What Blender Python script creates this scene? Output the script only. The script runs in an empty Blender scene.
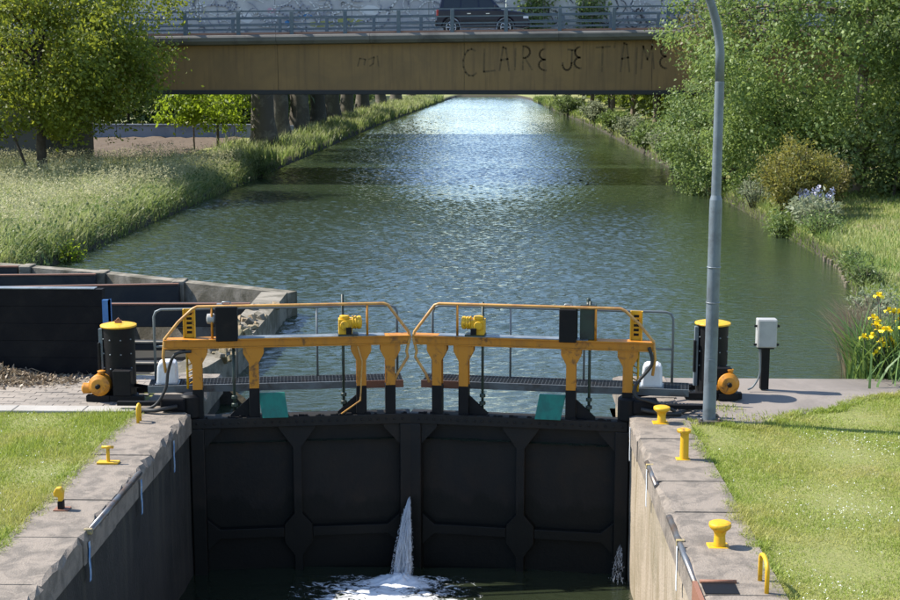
import bpy, math, random
import numpy as np
from mathutils import Vector, Matrix

R = math.radians
rng = np.random.default_rng(7)
random.seed(7)
sc = bpy.context.scene
col = sc.collection

# ------------------------------------------------------------------ camera, world, sun, exposure
cam_d = bpy.data.cameras.new('camera'); cam = bpy.data.objects.new('camera', cam_d); col.objects.link(cam)
cam_d.sensor_width = 36; cam_d.lens = 56.0; cam_d.clip_start = 0.1; cam_d.clip_end = 6000
cam.location = (1.08, 0, 4.75)
cam.rotation_euler = (R(90 - 9.49), 0, R(1.534))
sc.camera = cam

SUN_EL, SUN_ROT = 48.0, -77.0          # degrees; rotation measured from +Y towards +X
w = bpy.data.worlds.new('World'); sc.world = w; w.use_nodes = True
wn = w.node_tree
bgn = wn.nodes['Background']
sky = wn.nodes.new('ShaderNodeTexSky'); sky.sky_type = 'NISHITA'; sky.sun_disc = False
sky.sun_elevation = R(SUN_EL); sky.sun_rotation = R(SUN_ROT); sky.altitude = 100
sky.air_density = 1.0; sky.dust_density = 0.3; sky.ozone_density = 1.8
wn.links.new(sky.outputs[0], bgn.inputs[0]); bgn.inputs[1].default_value = 0.15
ts = Vector((math.sin(R(SUN_ROT)) * math.cos(R(SUN_EL)), math.cos(R(SUN_ROT)) * math.cos(R(SUN_EL)), math.sin(R(SUN_EL))))
sl = bpy.data.lights.new('sun', 'SUN'); sl.energy = 5.0; sl.angle = R(0.53); sl.color = (1.0, 0.94, 0.84)
so = bpy.data.objects.new('sun', sl); col.objects.link(so)
so.rotation_euler = (-ts).to_track_quat('-Z', 'Y').to_euler(); so.location = (-30, 20, 40)
sc.view_settings.view_transform = 'Standard'; sc.view_settings.look = 'None'
sc.view_settings.exposure = 0.95; sc.view_settings.gamma = 1.0
sc.render.engine = 'CYCLES'
sc.cycles.use_denoising = True
sc.cycles.max_bounces = 6; sc.cycles.transparent_max_bounces = 8
sc.cycles.caustics_reflective = False; sc.cycles.caustics_refractive = False

# ------------------------------------------------------------------ materials
def nd(t, kind, **kw):
    n = t.nodes.new(kind)
    for k, v in kw.items():
        setattr(n, k, v)
    return n

def mix_col(t, fac, a, b, mode='MIX'):
    n = nd(t, 'ShaderNodeMix', data_type='RGBA', blend_type=mode)
    for s, v in ((n.inputs[0], fac), (n.inputs[6], a), (n.inputs[7], b)):
        if isinstance(v, (int, float)):
            s.default_value = v
        elif isinstance(v, tuple):
            s.default_value = (v[0], v[1], v[2], 1)
        else:
            t.links.new(v, s)
    return n.outputs[2]

def ramp(t, src, p0, p1, c0=(0, 0, 0), c1=(1, 1, 1)):
    n = nd(t, 'ShaderNodeValToRGB')
    n.color_ramp.elements[0].position = p0; n.color_ramp.elements[1].position = p1
    n.color_ramp.elements[0].color = (*c0, 1); n.color_ramp.elements[1].color = (*c1, 1)
    t.links.new(src, n.inputs[0])
    return n.outputs[0]

def noise(t, vec, scale, detail=4, rough=0.55, dist=0.0):
    n = nd(t, 'ShaderNodeTexNoise')
    n.inputs['Scale'].default_value = scale; n.inputs['Detail'].default_value = detail
    n.inputs['Roughness'].default_value = rough; n.inputs['Distortion'].default_value = dist
    t.links.new(vec, n.inputs['Vector'])
    return n.outputs['Fac']

def stretch(t, vec, s):
    n = nd(t, 'ShaderNodeMapping'); n.inputs['Scale'].default_value = s
    t.links.new(vec, n.inputs['Vector'])
    return n.outputs[0]

def new_mat(name):
    m = bpy.data.materials.new(name); m.use_nodes = True
    t = m.node_tree
    return m, t, t.nodes['Principled BSDF']

MATS = {}
def surf(name, c, rough=0.6, metal=0.0, c2=None, amt=(0.45, 0.65), scale=3.0, fine=25.0, var=0.25, bump=0.15, bdist=0.01, streak=None, spec=0.5, tide=None):
    """worn surface: colour with broad variation, patches of c2, fine bump; streak = vertical run colour"""
    m, t, b = new_mat(name)
    pos = nd(t, 'ShaderNodeNewGeometry').outputs['Position']
    n1 = noise(t, pos, scale, 5, 0.6)
    n2 = noise(t, pos, fine, 3, 0.6)
    lo = tuple(x * (1 - var) for x in c); hi = tuple(min(1, x * (1 + var)) for x in c)
    base = mix_col(t, n2, mix_col(t, n1, lo, hi), mix_col(t, n1, hi, lo))
    if c2:
        n3 = noise(t, pos, scale * 0.7, 7, 0.68, 0.6)
        base = mix_col(t, ramp(t, n3, amt[0], amt[1]), base, c2)
    if streak:
        n4 = noise(t, stretch(t, pos, (7, 7, 0.35)), 1.0, 5, 0.6)
        base = mix_col(t, ramp(t, n4, 0.5, 0.72), base, streak)
    if tide:        # growth below a ragged level
        sz = nd(t, 'ShaderNodeSeparateXYZ'); t.links.new(pos, sz.inputs[0])
        zz = nd(t, 'ShaderNodeMath', operation='MULTIPLY_ADD'); t.links.new(noise(t, stretch(t, pos, (1, 1, 0.4)), 1.6, 5, 0.6), zz.inputs[0]); zz.inputs[1].default_value = 1.1; t.links.new(sz.outputs[2], zz.inputs[2])
        mz = nd(t, 'ShaderNodeMapRange'); t.links.new(zz.outputs[0], mz.inputs[0]); mz.inputs[1].default_value = tide[0] + 0.06; mz.inputs[2].default_value = tide[0] - 0.06
        base = mix_col(t, mz.outputs[0], base, tide[1])
    t.links.new(base, b.inputs['Base Color'])
    b.inputs['Metallic'].default_value = metal
    b.inputs['Specular IOR Level'].default_value = spec
    mr = nd(t, 'ShaderNodeMapRange'); t.links.new(n1, mr.inputs[0])
    mr.inputs[3].default_value = max(0.05, rough - 0.12); mr.inputs[4].default_value = min(1, rough + 0.12)
    t.links.new(mr.outputs[0], b.inputs['Roughness'])
    if bump:
        bn = nd(t, 'ShaderNodeBump'); bn.inputs['Strength'].default_value = bump; bn.inputs['Distance'].default_value = bdist
        ad = nd(t, 'ShaderNodeMath', operation='ADD'); t.links.new(n1, ad.inputs[0]); t.links.new(n2, ad.inputs[1])
        t.links.new(ad.outputs[0], bn.inputs['Height']); t.links.new(bn.outputs[0], b.inputs['Normal'])
    MATS[name] = m
    return m

def leafm(name, dark, light, pale=None, trans=0.45, tcol=None, rough=0.5, tip=None, patch=0.25):
    """foliage: colour by a random value per leaf, patches by place, part of the light passes through"""
    m, t, b = new_mat(name)
    at = nd(t, 'ShaderNodeAttribute', attribute_name='rnd')
    pos = nd(t, 'ShaderNodeNewGeometry').outputs['Position']
    base = mix_col(t, at.outputs['Fac'], dark, light)
    if pale:
        n = noise(t, pos, patch, 4, 0.6)
        base = mix_col(t, ramp(t, n, 0.45, 0.62), base, pale)
    if tip:
        tt = nd(t, 'ShaderNodeAttribute', attribute_name='t')
        base = mix_col(t, ramp(t, tt.outputs['Fac'], 0.35, 0.95), base, mix_col(t, at.outputs['Fac'], tip, base) if not isinstance(tip, tuple) else tip)
    t.links.new(base, b.inputs['Base Color']); b.inputs['Roughness'].default_value = rough
    b.inputs['Specular IOR Level'].default_value = 0.35
    tr = nd(t, 'ShaderNodeBsdfTranslucent')
    tc = mix_col(t, 0.6, base, tcol or tuple(min(1, x * 1.7) for x in light))
    t.links.new(tc, tr.inputs[0])
    mx = nd(t, 'ShaderNodeMixShader'); mx.inputs[0].default_value = trans
    t.links.new(b.outputs[0], mx.inputs[1]); t.links.new(tr.outputs[0], mx.inputs[2])
    t.links.new(mx.outputs[0], t.nodes['Material Output'].inputs[0])
    MATS[name] = m
    return m

def water_mat(name, deep, bump_d, sc1, sc2, rough=0.03):
    m, t, b = new_mat(name)
    pos = nd(t, 'ShaderNodeNewGeometry').outputs['Position']
    n0 = noise(t, pos, 0.15, 3)
    base = mix_col(t, n0, tuple(x * 0.8 for x in deep), tuple(x * 1.25 for x in deep))
    t.links.new(base, b.inputs['Base Color'])
    b.inputs['Roughness'].default_value = rough; b.inputs['IOR'].default_value = 1.9
    a1 = noise(t, stretch(t, pos, (0.45, 1, 1)), sc1, 3, 0.5, 0.4)
    a2 = noise(t, stretch(t, pos, (0.55, 1, 1)), sc2, 4, 0.6, 0.3)
    calm = ramp(t, noise(t, stretch(t, pos, (1, 0.5, 1)), 0.09, 3), 0.3, 0.65, (0.45,) * 3, (1,) * 3)
    s = nd(t, 'ShaderNodeMath', operation='MULTIPLY_ADD'); t.links.new(a2, s.inputs[0]); s.inputs[1].default_value = 0.45; t.links.new(a1, s.inputs[2])
    q = nd(t, 'ShaderNodeMath', operation='MULTIPLY'); t.links.new(s.outputs[0], q.inputs[0]); t.links.new(calm, q.inputs[1])
    bn = nd(t, 'ShaderNodeBump'); bn.inputs['Strength'].default_value = 1.0; bn.inputs['Distance'].default_value = bump_d
    t.links.new(q.outputs[0], bn.inputs['Height']); t.links.new(bn.outputs[0], b.inputs['Normal'])
    MATS[name] = m
    return m

surf('coping', (0.225, 0.188, 0.152), 0.88, c2=(0.132, 0.112, 0.092), scale=5.5, amt=(0.44, 0.60), bump=0.7, bdist=0.014, fine=55, var=0.32)
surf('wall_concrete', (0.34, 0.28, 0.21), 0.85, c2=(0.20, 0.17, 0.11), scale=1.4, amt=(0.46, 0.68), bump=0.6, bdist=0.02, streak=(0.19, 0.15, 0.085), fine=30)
surf('wall_mossy_shade', (0.034, 0.030, 0.025), 0.9, c2=(0.016, 0.015, 0.012), scale=1.4, amt=(0.42, 0.66), bump=0.6, bdist=0.02, streak=(0.055, 0.05, 0.035), fine=30)  # mossy concrete, with the shade of the left wall darkened into its colour
surf('old_concrete', (0.22, 0.195, 0.155), 0.9, c2=(0.085, 0.075, 0.05), scale=2.2, amt=(0.42, 0.60), bump=0.5, bdist=0.015)
surf('strut_concrete', (0.015, 0.017, 0.02), 0.8, c2=(0.035, 0.033, 0.028), scale=1.6, bump=0.4)
surf('rubble', (0.30, 0.22, 0.13), 0.9, c2=(0.10, 0.10, 0.05), scale=4, bump=0.6, bdist=0.02)
surf('apron', (0.20, 0.172, 0.15), 0.85, c2=(0.12, 0.105, 0.092), scale=1.0, amt=(0.45, 0.7), bump=0.35)
surf('slab_pale', (0.34, 0.32, 0.29), 0.85, c2=(0.28, 0.26, 0.23), scale=1.5, bump=0.3)
surf('paver', (0.26, 0.225, 0.19), 0.85, c2=(0.17, 0.15, 0.13), scale=1.3, bump=0.3)
surf('basin_shade', (0.016, 0.016, 0.014), 0.6, scale=0.8)  # near-black floor colour that paints the shade inside the basin
surf('grout', (0.14, 0.12, 0.10), 0.95)
surf('black_steel', (0.0105, 0.0094, 0.0088), 0.6, spec=0.28, c2=(0.020, 0.014, 0.0095), scale=2.6, amt=(0.46, 0.70), bump=0.3, streak=(0.014, 0.0125, 0.0105), tide=(-0.85, (0.0038, 0.004, 0.003)))
surf('black_paint', (0.004, 0.004, 0.005), 0.6, spec=0.22, c2=(0.016, 0.012, 0.01), scale=5, amt=(0.55, 0.8), bump=0.15)
surf('black_tar', (0.0035, 0.0035, 0.005), 0.8, spec=0.2, c2=(0.010, 0.009, 0.009), scale=2, bump=0.4)
surf('rubber', (0.012, 0.012, 0.012), 0.6)
surf('yellow_worn', (0.46, 0.18, 0.009), 0.55, c2=(0.13, 0.055, 0.014), scale=6.5, amt=(0.55, 0.66), bump=0.25, streak=(0.30, 0.12, 0.015))
surf('yellow_bright', (0.60, 0.34, 0.008), 0.5, c2=(0.20, 0.10, 0.02), scale=10, amt=(0.56, 0.68), bump=0.1)
surf('yellow_orange', (0.50, 0.20, 0.010), 0.5, c2=(0.15, 0.065, 0.02), scale=10, amt=(0.52, 0.66), bump=0.15)
surf('rail_copper', (0.50, 0.27, 0.07), 0.4, c2=(0.34, 0.16, 0.05), scale=6, bump=0.1)
surf('galvanised', (0.22, 0.25, 0.27), 0.45, metal=0.4, c2=(0.12, 0.13, 0.14), scale=6, bump=0.1)
surf('grey_rail', (0.13, 0.15, 0.16), 0.5, metal=0.2, c2=(0.2, 0.14, 0.10), scale=5, amt=(0.6, 0.8), bump=0.1)
surf('lamp_grey', (0.125, 0.155, 0.18), 0.55, metal=0.1, c2=(0.085, 0.10, 0.115), scale=5, bump=0.1)
surf('walk_edge', (0.11, 0.125, 0.135), 0.55, metal=0.2, c2=(0.06, 0.05, 0.045), scale=4, bump=0.15)
surf('grating', (0.045, 0.05, 0.053), 0.65, metal=0.1, c2=(0.08, 0.05, 0.03), scale=2.5, amt=(0.55, 0.75), bump=0.3)
surf('rust_plate', (0.22, 0.10, 0.06), 0.7, bump=0.3)
surf('dark_green', (0.018, 0.035, 0.025), 0.5, c2=(0.01, 0.012, 0.01), scale=6)
surf('teal_board', (0.0, 0.145, 0.098), 0.55, c2=(0.01, 0.075, 0.055), scale=6, amt=(0.48, 0.7), bump=0.15, streak=(0.0, 0.09, 0.065))
surf('white_plastic', (0.70, 0.72, 0.76), 0.4, c2=(0.55, 0.56, 0.58), scale=5, var=0.06, bump=0.05)
surf('cabinet_grey', (0.36, 0.36, 0.35), 0.5, c2=(0.29, 0.29, 0.28), scale=4, var=0.06, bump=0.05)
surf('blue_paint', (0.03, 0.12, 0.32), 0.5, c2=(0.05, 0.16, 0.36), scale=8)
surf('blue_mark', (0.10, 0.22, 0.42), 0.7, c2=(0.4, 0.48, 0.55), scale=14, amt=(0.45, 0.6))
surf('white_mark', (0.62, 0.66, 0.70), 0.7, c2=(0.3, 0.38, 0.5), scale=14, amt=(0.5, 0.65))
surf('edge_steel', (0.16, 0.17, 0.18), 0.4, metal=0.6, c2=(0.16, 0.10, 0.06), scale=4, bump=0.15)
surf('girder', (0.26, 0.152, 0.056), 0.75, c2=(0.185, 0.112, 0.046), scale=0.5, fine=6, amt=(0.4, 0.7), bump=0.1, streak=(0.17, 0.10, 0.042))
surf('girder_foot', (0.022, 0.022, 0.022), 0.7, scale=1)
surf('soffit', (0.10, 0.09, 0.08), 0.8, scale=0.6)
surf('cornice', (0.16, 0.15, 0.135), 0.85, c2=(0.09, 0.085, 0.08), scale=0.8, bump=0.2)
surf('kerb_red', (0.30, 0.17, 0.12), 0.8, scale=1)
surf('asphalt', (0.05, 0.05, 0.05), 0.9, fine=60, bump=0.3)
surf('bridge_rail', (0.085, 0.115, 0.14), 0.55, metal=0.1, c2=(0.13, 0.15, 0.16), scale=2)
surf('graffiti_wall', (0.46, 0.45, 0.43), 0.85, c2=(0.33, 0.33, 0.34), scale=0.6, amt=(0.42, 0.6), bump=0.1)
surf('spray_black', (0.10, 0.095, 0.10), 0.7)
surf('spray_blue', (0.06, 0.22, 0.48), 0.7)
surf('spray_white', (0.56, 0.56, 0.55), 0.7)
surf('spray_grey', (0.27, 0.28, 0.32), 0.8)
surf('spray_olive', (0.34, 0.34, 0.10), 0.7)
surf('spray_pink', (0.45, 0.28, 0.32), 0.7)
surf('spray_brown', (0.135, 0.085, 0.038), 0.85, c2=(0.23, 0.14, 0.055), scale=3.5, fine=20, amt=(0.52, 0.70))
surf('pier_concrete', (0.09, 0.088, 0.085), 0.9, scale=0.8, streak=(0.09, 0.09, 0.085))
surf('bark_plane', (0.10, 0.088, 0.068), 0.9, c2=(0.17, 0.155, 0.12), scale=1.6, amt=(0.52, 0.62), bump=0.6, bdist=0.04)
surf('bark_dark', (0.055, 0.043, 0.032), 0.95, c2=(0.09, 0.075, 0.06), scale=4, bump=0.8, bdist=0.03)
surf('bark_pale', (0.19, 0.15, 0.11), 0.9, c2=(0.10, 0.08, 0.06), scale=3, bump=0.6, bdist=0.03)
surf('dead_wood', (0.26, 0.20, 0.13), 0.9, c2=(0.10, 0.07, 0.05), scale=6, bump=0.3)
surf('pile_wood', (0.16, 0.13, 0.095), 0.9, scale=4, bump=0.4)
surf('field_soil', (0.105, 0.075, 0.05), 0.95, c2=(0.075, 0.052, 0.035), scale=0.5, fine=3, amt=(0.4, 0.7), bump=0.8, bdist=0.12)
surf('grey_wall', (0.20, 0.23, 0.28), 0.85, c2=(0.13, 0.15, 0.19), scale=0.5)
surf('car_blue', (0.006, 0.010, 0.028), 0.3, var=0.05, bump=0, spec=0.4)
surf('car_trim', (0.015, 0.015, 0.017), 0.6, bump=0)
surf('car_glass', (0.015, 0.02, 0.025), 0.08, bump=0, spec=0.5)
surf('rim_silver', (0.55, 0.56, 0.58), 0.3, metal=0.7, bump=0)
surf('lamp_glass', (0.75, 0.78, 0.82), 0.12, bump=0)
surf('tail_red', (0.35, 0.02, 0.02), 0.25, bump=0)
surf('foam', (0.85, 0.88, 0.9), 0.35, var=0.05, bump=0.4)
surf('ochre_dab', (0.42, 0.32, 0.12), 0.8, c2=(0.2, 0.17, 0.12), scale=20, amt=(0.45, 0.6))
surf('petal_yellow', (0.80, 0.60, 0.01), 0.5, bump=0)
surf('petal_lilac', (0.66, 0.62, 0.76), 0.6, bump=0)
surf('petal_white', (0.75, 0.76, 0.72), 0.6, bump=0)

leafm('leaf_maple', (0.075, 0.11, 0.014), (0.23, 0.27, 0.036), trans=0.5, tcol=(0.34, 0.37, 0.035))
leafm('leaf_lime', (0.10, 0.16, 0.012), (0.20, 0.28, 0.03), trans=0.55, tcol=(0.40, 0.52, 0.03))
leafm('leaf_willow', (0.085, 0.14, 0.038), (0.24, 0.315, 0.095), trans=0.45, tcol=(0.30, 0.39, 0.09))
leafm('leaf_light', (0.09, 0.15, 0.045), (0.23, 0.29, 0.11), trans=0.4, tcol=(0.26, 0.36, 0.08))
leafm('leaf_olive', (0.085, 0.085, 0.022), (0.17, 0.15, 0.05), trans=0.4)
leafm('leaf_dark', (0.045, 0.075, 0.022), (0.14, 0.19, 0.06), trans=0.35)
leafm('leaf_plane', (0.045, 0.07, 0.014), (0.11, 0.15, 0.03), trans=0.45, tcol=(0.26, 0.32, 0.04))
leafm('leaf_amber', (0.085, 0.11, 0.03), (0.26, 0.235, 0.06), trans=0.4, tcol=(0.38, 0.34, 0.06))
leafm('leaf_sage', (0.12, 0.15, 0.08), (0.26, 0.29, 0.18), trans=0.35)
leafm('grass_tall', (0.075, 0.125, 0.025), (0.19, 0.26, 0.075), pale=(0.28, 0.29, 0.12), trans=0.42, tcol=(0.32, 0.42, 0.10), tip=(0.42, 0.40, 0.21), patch=0.33)
leafm('grass_bank', (0.10, 0.16, 0.03), (0.22, 0.31, 0.08), pale=(0.30, 0.31, 0.13), trans=0.4, tcol=(0.3, 0.38, 0.07), patch=0.35)
leafm('grass_lawn', (0.16, 0.225, 0.03), (0.35, 0.42, 0.07), pale=(0.42, 0.39, 0.12), trans=0.4, tcol=(0.36, 0.42, 0.06), patch=0.9)
leafm('seed_head', (0.25, 0.25, 0.12), (0.43, 0.41, 0.24), trans=0.35)
leafm('reed_dry', (0.14, 0.10, 0.06), (0.28, 0.22, 0.14), trans=0.3)
leafm('iris_leaf', (0.05, 0.11, 0.03), (0.13, 0.22, 0.07), trans=0.35, tcol=(0.3, 0.4, 0.08))
leafm('leaf_dry', (0.13, 0.085, 0.05), (0.36, 0.29, 0.20), trans=0.1)
water_mat('water_canal', (0.024, 0.037, 0.020), 0.036, 7.0, 17.0, 0.04)
water_mat('water_lock', (0.020, 0.026, 0.014), 0.07, 2.0, 7.0)

# falling water and foam: white, broken by clear gaps
m, t, b = new_mat('spray_water'); MATS['spray_water'] = m
b.inputs['Base Color'].default_value = (0.82, 0.86, 0.9, 1); b.inputs['Roughness'].default_value = 0.25
tp = nd(t, 'ShaderNodeBsdfTransparent'); mx = nd(t, 'ShaderNodeMixShader'); mx.inputs[0].default_value = 0.5
t.links.new(tp.outputs[0], mx.inputs[1]); t.links.new(b.outputs[0], mx.inputs[2]); t.links.new(mx.outputs[0], t.nodes['Material Output'].inputs[0])
m, t, b = new_mat('foam_sheet'); MATS['foam_sheet'] = m
b.inputs['Base Color'].default_value = (0.85, 0.88, 0.9, 1); b.inputs['Roughness'].default_value = 0.4
pos = nd(t, 'ShaderNodeNewGeometry').outputs['Position']
def vmath(op, a_, b_=None):
    n = nd(t, 'ShaderNodeVectorMath', operation=op); t.links.new(a_, n.inputs[0])
    if b_ is not None: n.inputs[1].default_value = b_
    return n
e1 = vmath('LENGTH', vmath('MULTIPLY', vmath('SUBTRACT', pos, (-0.30, 18.2, -2.4)).outputs[0], (1 / 0.98, 1 / 0.8, 0)).outputs[0]).outputs['Value']
e2 = vmath('LENGTH', vmath('MULTIPLY', vmath('SUBTRACT', pos, (-0.15, 18.66, -2.4)).outputs[0], (1 / 0.45, 1 / 0.28, 0)).outputs[0]).outputs['Value']
nf = noise(t, stretch(t, pos, (1.0, 1.9, 1)), 4.2, 6, 0.66, 1.6)
def m2(op, a_, b_):
    n = nd(t, 'ShaderNodeMath', operation=op)
    for k, q in enumerate((a_, b_)):
        if isinstance(q, (int, float)): n.inputs[k].default_value = q
        else: t.links.new(q, n.inputs[k])
    return n.outputs[0]
thr = m2('MINIMUM', m2('MULTIPLY_ADD', e1, 0.24), m2('MULTIPLY', e2, 0.42))
thr.node.inputs[0].links[0].from_node.inputs[2].default_value = 0.28
al = ramp(t, m2('SUBTRACT', nf, thr), 0.0, 0.14)
tp = nd(t, 'ShaderNodeBsdfTransparent'); mx = nd(t, 'ShaderNodeMixShader')
t.links.new(al, mx.inputs[0]); t.links.new(tp.outputs[0], mx.inputs[1]); t.links.new(b.outputs[0], mx.inputs[2]); t.links.new(mx.outputs[0], t.nodes['Material Output'].inputs[0])

# ground: grass / earth by place
m, t, b = new_mat('ground'); MATS['ground'] = m
pos = nd(t, 'ShaderNodeNewGeometry').outputs['Position']
g1 = mix_col(t, noise(t, pos, 0.6, 5), (0.14, 0.18, 0.035), (0.24, 0.26, 0.07))
g2 = mix_col(t, noise(t, pos, 9, 4), g1, (0.17, 0.155, 0.06))
g3 = mix_col(t, ramp(t, noise(t, pos, 0.45, 5), 0.58, 0.7), g2, (0.20, 0.16, 0.09))
sx = nd(t, 'ShaderNodeSeparateXYZ'); t.links.new(pos, sx.inputs[0])
mrz = nd(t, 'ShaderNodeMapRange'); t.links.new(sx.outputs[2], mrz.inputs[0])      # bare wet earth along the water line
mrz.inputs[1].default_value = -0.12; mrz.inputs[2].default_value = -0.26
g3 = mix_col(t, mrz.outputs[0], g3, (0.035, 0.03, 0.018))
t.links.new(g3, b.inputs['Base Color']); b.inputs['Roughness'].default_value = 0.95
bn = nd(t, 'ShaderNodeBump'); bn.inputs['Strength'].default_value = 0.6; bn.inputs['Distance'].default_value = 0.05
t.links.new(noise(t, pos, 14, 4), bn.inputs['Height']); t.links.new(bn.outputs[0], b.inputs['Normal'])

# ------------------------------------------------------------------ mesh helpers
def tag(o, label=None, cat=None, group=None, kind=None):
    if label: o['label'] = label
    if cat: o['category'] = cat
    if group: o['group'] = group
    if kind: o['kind'] = kind
    return o

def thing(name, label, cat, loc=(0, 0, 0), rz=0.0, group=None):
    o = bpy.data.objects.new(name, None); col.objects.link(o)
    o.location = loc; o.rotation_euler = (0, 0, rz); o.empty_display_size = 0.2
    return tag(o, label, cat, group)

class MB:
    """collects shapes; build() makes one mesh object"""
    def __init__(s): s.v = []; s.f = []; s.m = []; s.s = []
    def add(s, vs, fs, m=0, smooth=False):
        k = len(s.v); s.v += [tuple(x) for x in vs]
        for f in fs:
            s.f.append([i + k for i in f]); s.m.append(m); s.s.append(smooth)
        return s
    def hexa(s, p, m=0):       # 4 bottom ccw, 4 top
        return s.add(p, [(3, 2, 1, 0), (4, 5, 6, 7), (0, 1, 5, 4), (1, 2, 6, 5), (2, 3, 7, 6), (3, 0, 4, 7)], m)
    def box(s, x0, x1, y0, y1, z0, z1, m=0, M=None):
        p = [(x0, y0, z0), (x1, y0, z0), (x1, y1, z0), (x0, y1, z0), (x0, y0, z1), (x1, y0, z1), (x1, y1, z1), (x0, y1, z1)]
        if M is not None: p = [tuple(M @ Vector(q)) for q in p]
        return s.hexa(p, m)
    def tube(s, pts, r, n=8, m=0, cap=True, closed=False):
        P = [Vector(p) for p in pts]; k = len(P)
        rr = r if hasattr(r, '__len__') else [r] * k
        vs = []; prev = None
        for i in range(k):
            if closed: d = P[(i + 1) % k] - P[i - 1]
            else: d = P[min(i + 1, k - 1)] - P[max(i - 1, 0)]
            d.normalize()
            if prev is None:
                a = Vector((0, 0, 1)) if abs(d.z) < 0.9 else Vector((1, 0, 0))
                u = d.cross(a).normalized()
            else:
                u = (prev - d * prev.dot(d)).normalized()
            prev = u; q = d.cross(u)
            for j in range(n):
                an = 2 * math.pi * j / n
                vs.append(P[i] + (u * math.cos(an) + q * math.sin(an)) * rr[i])
        fs = []
        for i in range(k if closed else k - 1):
            for j in range(n):
                a = i * n + j; b2 = i * n + (j + 1) % n; i2 = (i + 1) % k
                fs.append((a, i2 * n + j, i2 * n + (j + 1) % n, b2))
        s.add(vs, fs, m, True)
        if cap and not closed:
            K = len(s.v) - len(vs)
            s.f.append([K + j for j in range(n)]); s.m.append(m); s.s.append(False)
            s.f.append([K + (k - 1) * n + j for j in reversed(range(n))]); s.m.append(m); s.s.append(False)
        return s
    def lathe(s, prof, c=(0, 0, 0), n=20, axis='Z', m=0, smooth=True, M=None):
        if smooth:      # rings close to sharp corners keep the long faces flat
            pr = [prof[0]]
            for i in range(1, len(prof)):
                (r0, h0), (r1, h1) = prof[i - 1], prof[i]; L = math.hypot(r1 - r0, h1 - h0)
                if L > 0.03:
                    q = min(0.2, 0.006 / L)
                    pr += [(r0 + (r1 - r0) * q, h0 + (h1 - h0) * q), (r0 + (r1 - r0) * (1 - q), h0 + (h1 - h0) * (1 - q))]
                pr.append(prof[i])
            prof = pr
        vs = []
        for (r, h) in prof:
            for j in range(n):
                a = 2 * math.pi * j / n; x, y = r * math.cos(a), r * math.sin(a)
                p = {'Z': (x, y, h), 'Y': (x, h, y), 'X': (h, x, y)}[axis]
                if M is not None: p = tuple(M @ Vector(p))
                vs.append((p[0] + c[0], p[1] + c[1], p[2] + c[2]))
        k = len(prof)
        fs = [(i * n + j, i * n + (j + 1) % n, (i + 1) * n + (j + 1) % n, (i + 1) * n + j) for i in range(k - 1) for j in range(n)]
        s.add(vs, fs, m, smooth)
        K = len(s.v) - len(vs)
        s.f.append([K + j for j in reversed(range(n))]); s.m.append(m); s.s.append(False)
        s.f.append([K + (k - 1) * n + j for j in range(n)]); s.m.append(m); s.s.append(False)
        return s
    def prism(s, poly, h0, h1, plane='XZ', m=0):
        k = len(poly)
        f = {'XZ': lambda a, b, h: (a, h, b), 'XY': lambda a, b, h: (a, b, h), 'YZ': lambda a, b, h: (h, a, b)}[plane]
        vs = [f(a, b, h0) for a, b in poly] + [f(a, b, h1) for a, b in poly]
        fs = [tuple(range(k)), tuple(reversed(range(k, 2 * k)))] + [(i, i + k, (i + 1) % k + k, (i + 1) % k) for i in range(k)]
        return s.add(vs, fs, m)
    def build(s, name, mats, parent=None, bevel=0.0, world=True):
        me = bpy.data.meshes.new(name)
        off = Vector((0, 0, 0))
        if parent is not None and world:
            p = parent
            while p.parent: p = p.parent
            off = p.location
        me.from_pydata([(x - off[0], y - off[1], z - off[2]) for x, y, z in s.v], [], s.f)
        if isinstance(mats, str): mats = [mats]
        for a in mats: me.materials.append(MATS[a])
        me.polygons.foreach_set('material_index', s.m)
        me.polygons.foreach_set('use_smooth', s.s)
        me.validate(); me.update()
        import bmesh
        bm = bmesh.new(); bm.from_mesh(me); bmesh.ops.recalc_face_normals(bm, faces=bm.faces); bm.to_mesh(me); bm.free()
        o = bpy.data.objects.new(name, me); col.objects.link(o)
        if parent is not None: o.parent = parent
        if bevel:
            mo = o.modifiers.new('bevel', 'BEVEL'); mo.width = bevel; mo.segments = 2; mo.limit_method = 'ANGLE'; mo.angle_limit = R(40)
        return o

def raw_mesh(name, verts, faces, mat, parent=None, rnd=None, tval=None):
    """fast mesh from numpy arrays; faces (N,k)"""
    me = bpy.data.meshes.new(name)
    n, k = faces.shape
    me.vertices.add(len(verts)); me.vertices.foreach_set('co', np.asarray(verts, np.float32).ravel())
    me.loops.add(n * k); me.loops.foreach_set('vertex_index', faces.astype(np.int32).ravel())
    me.polygons.add(n); me.polygons.foreach_set('loop_start', np.arange(0, n * k, k, dtype=np.int32))
    if rnd is not None:
        a = me.attributes.new('rnd', 'FLOAT', 'FACE'); a.data.foreach_set('value', np.asarray(rnd, np.float32))
    if tval is not None:
        a = me.attributes.new('t', 'FLOAT', 'POINT'); a.data.foreach_set('value', np.asarray(tval, np.float32))
    me.materials.append(MATS[mat]); me.update(calc_edges=True)
    o = bpy.data.objects.new(name, me); col.objects.link(o)
    if parent is not None: o.parent = parent
    return o

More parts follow.
